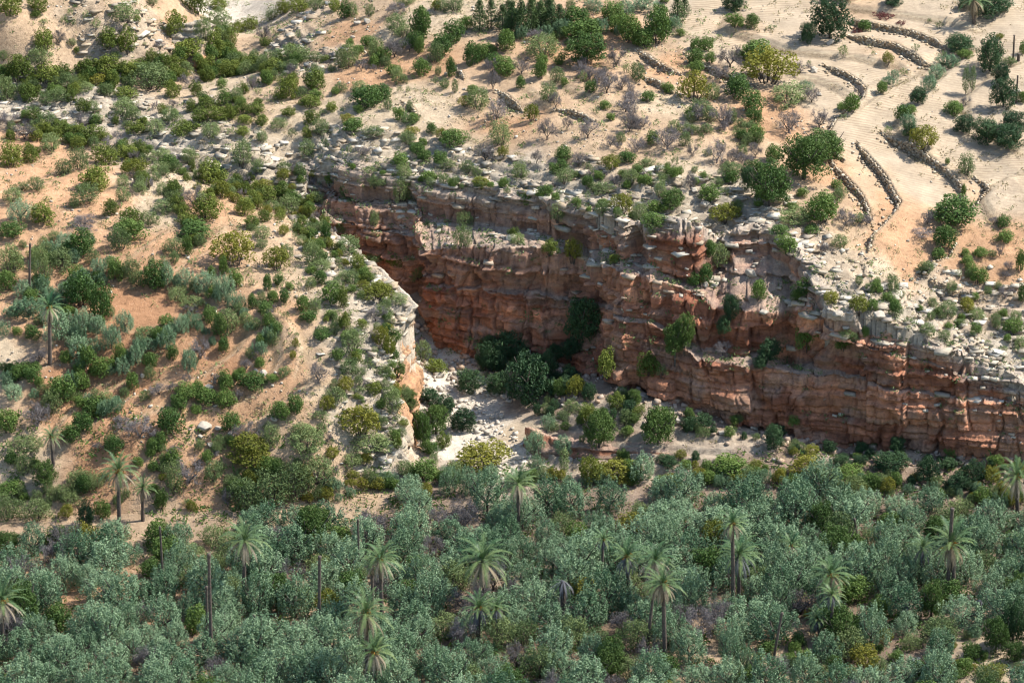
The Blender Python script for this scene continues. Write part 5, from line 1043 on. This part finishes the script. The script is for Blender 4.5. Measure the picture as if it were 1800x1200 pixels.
scatter('white_rubble', 450, lambda x, y, g: (rat(x, y) > .1) & (x > 28) & (y < 366) & ~ing(x, y), .12, .75, .4, 'white rubble above the right end of the red wall', 6, 2.4, region=(28, 66, 334, 366))

def block_mesh(rng, seed):
    """a weathered boulder with flat broken sides"""
    n = 7; V_, F_ = [], []; key = {}
    def vid(p):
        k = tuple(np.round(p, 4))
        if k not in key: key[k] = len(V_); V_.append(p)
        return key[k]
    for ax in range(3):
        for sg in (-1, 1):
            for i in range(n):
                for j in range(n):
                    q = []
                    for a, b in ((i, j), (i+1, j), (i+1, j+1), (i, j+1)):
                        p = np.zeros(3); p[ax] = sg; p[(ax+1) % 3] = (-1+2*a/n)*sg; p[(ax+2) % 3] = -1+2*b/n; q.append(vid(p))
                    F_.append(q)
    V_ = np.array(V_); V_ = V_/(np.abs(V_)**5).sum(1)[:, None]**.2
    for i in range(9):
        d = rng.normal(size=3); d /= np.linalg.norm(d); c = rng.uniform(.72, .95); s = V_@d; m = s > c; V_[m] -= np.outer(s[m]-c, d)
    V_ += (np.stack([fbm(V_[:, 0]*1.7+V_[:, 2]*3, V_[:, 1]*1.7+k*5, seed+k) for k in range(3)], -1)-.5)*.3
    V_[:, 2] = V_[:, 2]*.62+.42; V_ *= .5
    c = np.array((.44, .39, .32))*(0.8+.3*fbm(V_[:, 0]*5, V_[:, 1]*5, seed+9))[:, None]
    return mesh('boulder', V_, np.array(F_), M_STONE, c)
BM = [block_mesh(np.random.RandomState(k+800), 90+k*7) for k in range(5)]
# photo column, row, width
BOULD = [(772,663,15),(760,655,9),(856,765,12),(870,695,15),(885,702,11),(895,708,10),(820,690,8),(845,745,9),(800,713,9),(880,735,10),(742,668,9),(790,700,8),(884,785,12),(868,770,8),(815,668,8),(742,695,7),
 (360,757,20),(384,758,12),(352,772,10),(406,767,9),(372,786,12),(367,686,12),(250,665,10),(462,663,14),(450,656,8),(378,717,10),(482,742,12),(742,705,7),(900,424,16),(1320,487,18),(1342,553,14),(1544,572,18),(1473,556,16),(1488,580,12),
 (1690,577,10),(1620,535,9),(1652,520,9),(1450,436,12),(1240,505,12),(1430,128,12),(1460,80,14),(1786,167,16),(1000,812,12),(1060,742,14),(1030,726,12),(1090,690,16),(1130,700,14),(1190,745,10),(1440,170,8),(1220,340,12),(1240,368,14),
 (985,694,10),(1010,702,9),(990,715,8),(1325,755,14),(1230,757,12),(1270,765,14),(1356,765,10),(1360,812,8),(1432,838,9),(645,42,12),(628,45,10),(620,70,8),(280,272,10),(500,340,12),(330,300,12),(1395,1150,14),(1610,1165,16),(1398,1190,14),(1240,1190,12),(1575,1165,12)]
bw = word_labels([(a, b, 'large' if c > 12 else 'small', 'R') for a, b, c in BOULD], {'R': '{} pale boulder'})
for i, (a, b, c) in enumerate(BOULD):
    p = hit(a, b-2); s = c*topix(p)[2]/FPX*1.15; o = link('boulder', BM[i % 5]); o.location = p; o.scale = (s, s*rnd.uniform(.7, 1), s*rnd.uniform(.7, 1.1)); o.rotation_euler = (rnd.uniform(-.2, .2), rnd.uniform(-.2, .2), rnd.uniform(0, 6.28))
    tag(o, bw[i], 'boulder', 'loose boulders')

# ------------------------------------------------------------ dry stone walls that hold the terraces
for i, ((pl, dr, hi, wall, words_), pw) in enumerate(zip(STEPS, step_w)):
    if not wall: continue
    rng = np.random.RandomState(900+i); P, S_, A = [], [], []
    for (x0, y0), (x1, y1) in zip(pw[:-1], pw[1:]):
        L = math.hypot(x1-x0, y1-y0); ux, uy = (x1-x0)/L, (y1-y0)/L; nx_, ny_ = -uy*hi, ux*hi      # towards the high side
        for s in np.arange(0, L, .3):
            zl = float(zat(x0+ux*s-nx_*.7, y0+uy*s-ny_*.7)); zh = float(zat(x0+ux*s+nx_*.8, y0+uy*s+ny_*.8))
            zh = max(zh, zl+.35); rows = max(2, int((zh-zl+.25)/.22))
            for r in range(rows):
                t = r/rows; o = rng.uniform(-.10, .10)-.18+.15*t; P.append((x0+ux*(s+rng.uniform(-.15, .15))+nx_*o, y0+uy*(s+rng.uniform(-.15, .15))+ny_*o, zl+.05+(zh-zl+.08)*t)); S_.append(rng.uniform(.22, .42)); A.append(math.atan2(uy, ux))
            if rng.rand() < .35:
                o = -rng.uniform(.5, 1.6); xx, yy = x0+ux*s+nx_*o, y0+uy*s+ny_*o; P.append((xx, yy, float(zat(xx, yy))+.08)); S_.append(rng.uniform(.2, .45)); A.append(rng.rand()*3)
    P = np.array(P); S_ = np.array(S_); c = PALE[rng.randint(0, 5, len(P))]*rng.uniform(.75, 1.2, len(P))[:, None]*np.array([.98, .92, .84])
    v, f, cc = box_rocks(rng, P, S_, c, .6, .15, np.array(A)); org = P.mean(0)
    o = link('stone_wall', mesh('stone_wall', v-org, f, M_STONE, cc)); o.location = org
    tag(o, words_, 'stone wall', 'dry stone walls holding the terraces')

# ------------------------------------------------------------ dry grass and tiny herbs
def tufts(name, n, keep, seed, mat, label, size=.3, per=9, region=(-66, 66, 326, 458), bench=False):
    rng = np.random.RandomState(seed); x = rng.uniform(region[0], region[1], n*10); y = rng.uniform(region[2], region[3], n*10); k = keep(x, y, rng); x, y = x[k][:n], y[k][:n]
    z = np.array([drop(float(a), float(b)) for a, b in zip(x, y)]) if bench else zat(x, y)
    sz = size*rng.uniform(.5, 1.6, len(x)); v, f, val = sprigs(rng, np.stack([x, y, z+sz*.35], -1), np.stack([sz, sz, sz*.6], -1), per, 1.0, out=.5, up=.1, aspect=.3)
    c = v.reshape(-1, 4, 3).mean(1, keepdims=True); v = (c+(v.reshape(-1, 4, 3)-c)*np.repeat(sz*.75, per)[:, None, None]).reshape(-1, 3)
    tag(link(name, mesh(name, v, f, mat, val=val)), label, kind='stuff')
tufts('dry_grass', 5200, lambda x, y, g: (patch(x, y, 93) > .5) & ~ing(x, y) & (y < 445), 11, M_GRASS, 'straw-coloured grass tufts on the slopes')
tufts('herbs', 3800, lambda x, y, g: (patch(x, y, 95) > .46) & ~ing(x, y) & ((x < 30) | (y < 366)), 12, M_SOFT, 'tiny grey-green herbs between the stones', .34, 12)
tufts('ledge_plants', 700, lambda x, y, g: (polydist(x, y, WA[:, 2, :2])[0] < 4), 13, M_SOFT, 'small plants rooted on the shelves of the red wall', .42, 14, region=(-30, 60, 336, 384), bench=True)
tufts('undergrowth', 6500, lambda x, y, g: (patch(x, y, 97) > .42), 14, M_GREEN, 'low green undergrowth on the grove floor', .5, 10, region=(-62, 62, 276, 338))
tufts('grove_grass', 3000, lambda x, y, g: (patch(x, y, 99) > .5), 15, M_GRASS, 'dry grass on the grove floor', .35, 9, region=(-62, 62, 276, 340))

# ------------------------------------------------------------ a thin cloud added out of view to dim the sun on the grove
def shade_cloud():
    m = bpy.data.materials.new('thin_shade_cloud'); m.use_nodes = True; t = m.node_tree; t.nodes.clear()
    out = t.nodes.new('ShaderNodeOutputMaterial'); mx = t.nodes.new('ShaderNodeMixShader'); tp = t.nodes.new('ShaderNodeBsdfTransparent'); df = t.nodes.new('ShaderNodeBsdfDiffuse')
    mx.inputs[0].default_value = 0.12; t.links.new(tp.outputs[0], mx.inputs[1]); t.links.new(df.outputs[0], mx.inputs[2]); t.links.new(mx.outputs[0], out.inputs[0]); df.inputs[0].default_value = (.9, .9, .9, 1)
    rng = np.random.RandomState(5); nu, nv = 96, 48; D = 520.0
    c = np.array([0, 292, 2.0])+np.array(SUN_D)*D
    V_ = []
    for j in range(nv+1):
        for i in range(nu):
            a = 2*math.pi*i/nu; b = -math.pi/2+math.pi*j/nv; sx, sy = abs(math.cos(a))**.5*np.sign(math.cos(a)), abs(math.sin(a))**.5*np.sign(math.sin(a)); cb = abs(math.cos(b))**.6
            bump = 1+.10*(float(fbm(3+2.2*math.cos(a)+j*.09, 3+2.2*math.sin(a)+j*.11, 8))-.5)*2
            V_.append((sx*cb*150*bump, sy*cb*40*bump, math.sin(b)*9+3*float(fbm(i*.3, j*.3, 4))))
    F_ = [(j*nu+i, j*nu+(i+1) % nu, (j+1)*nu+(i+1) % nu, (j+1)*nu+i) for j in range(nv) for i in range(nu)]
    o = link('shade_cloud', mesh('shade_cloud', np.array(V_), np.array(F_), m, smooth=True)); o.location = c
    tag(o, 'thin white cloud added unseen above the valley to soften the sunlight', kind='stuff')
shade_cloud()
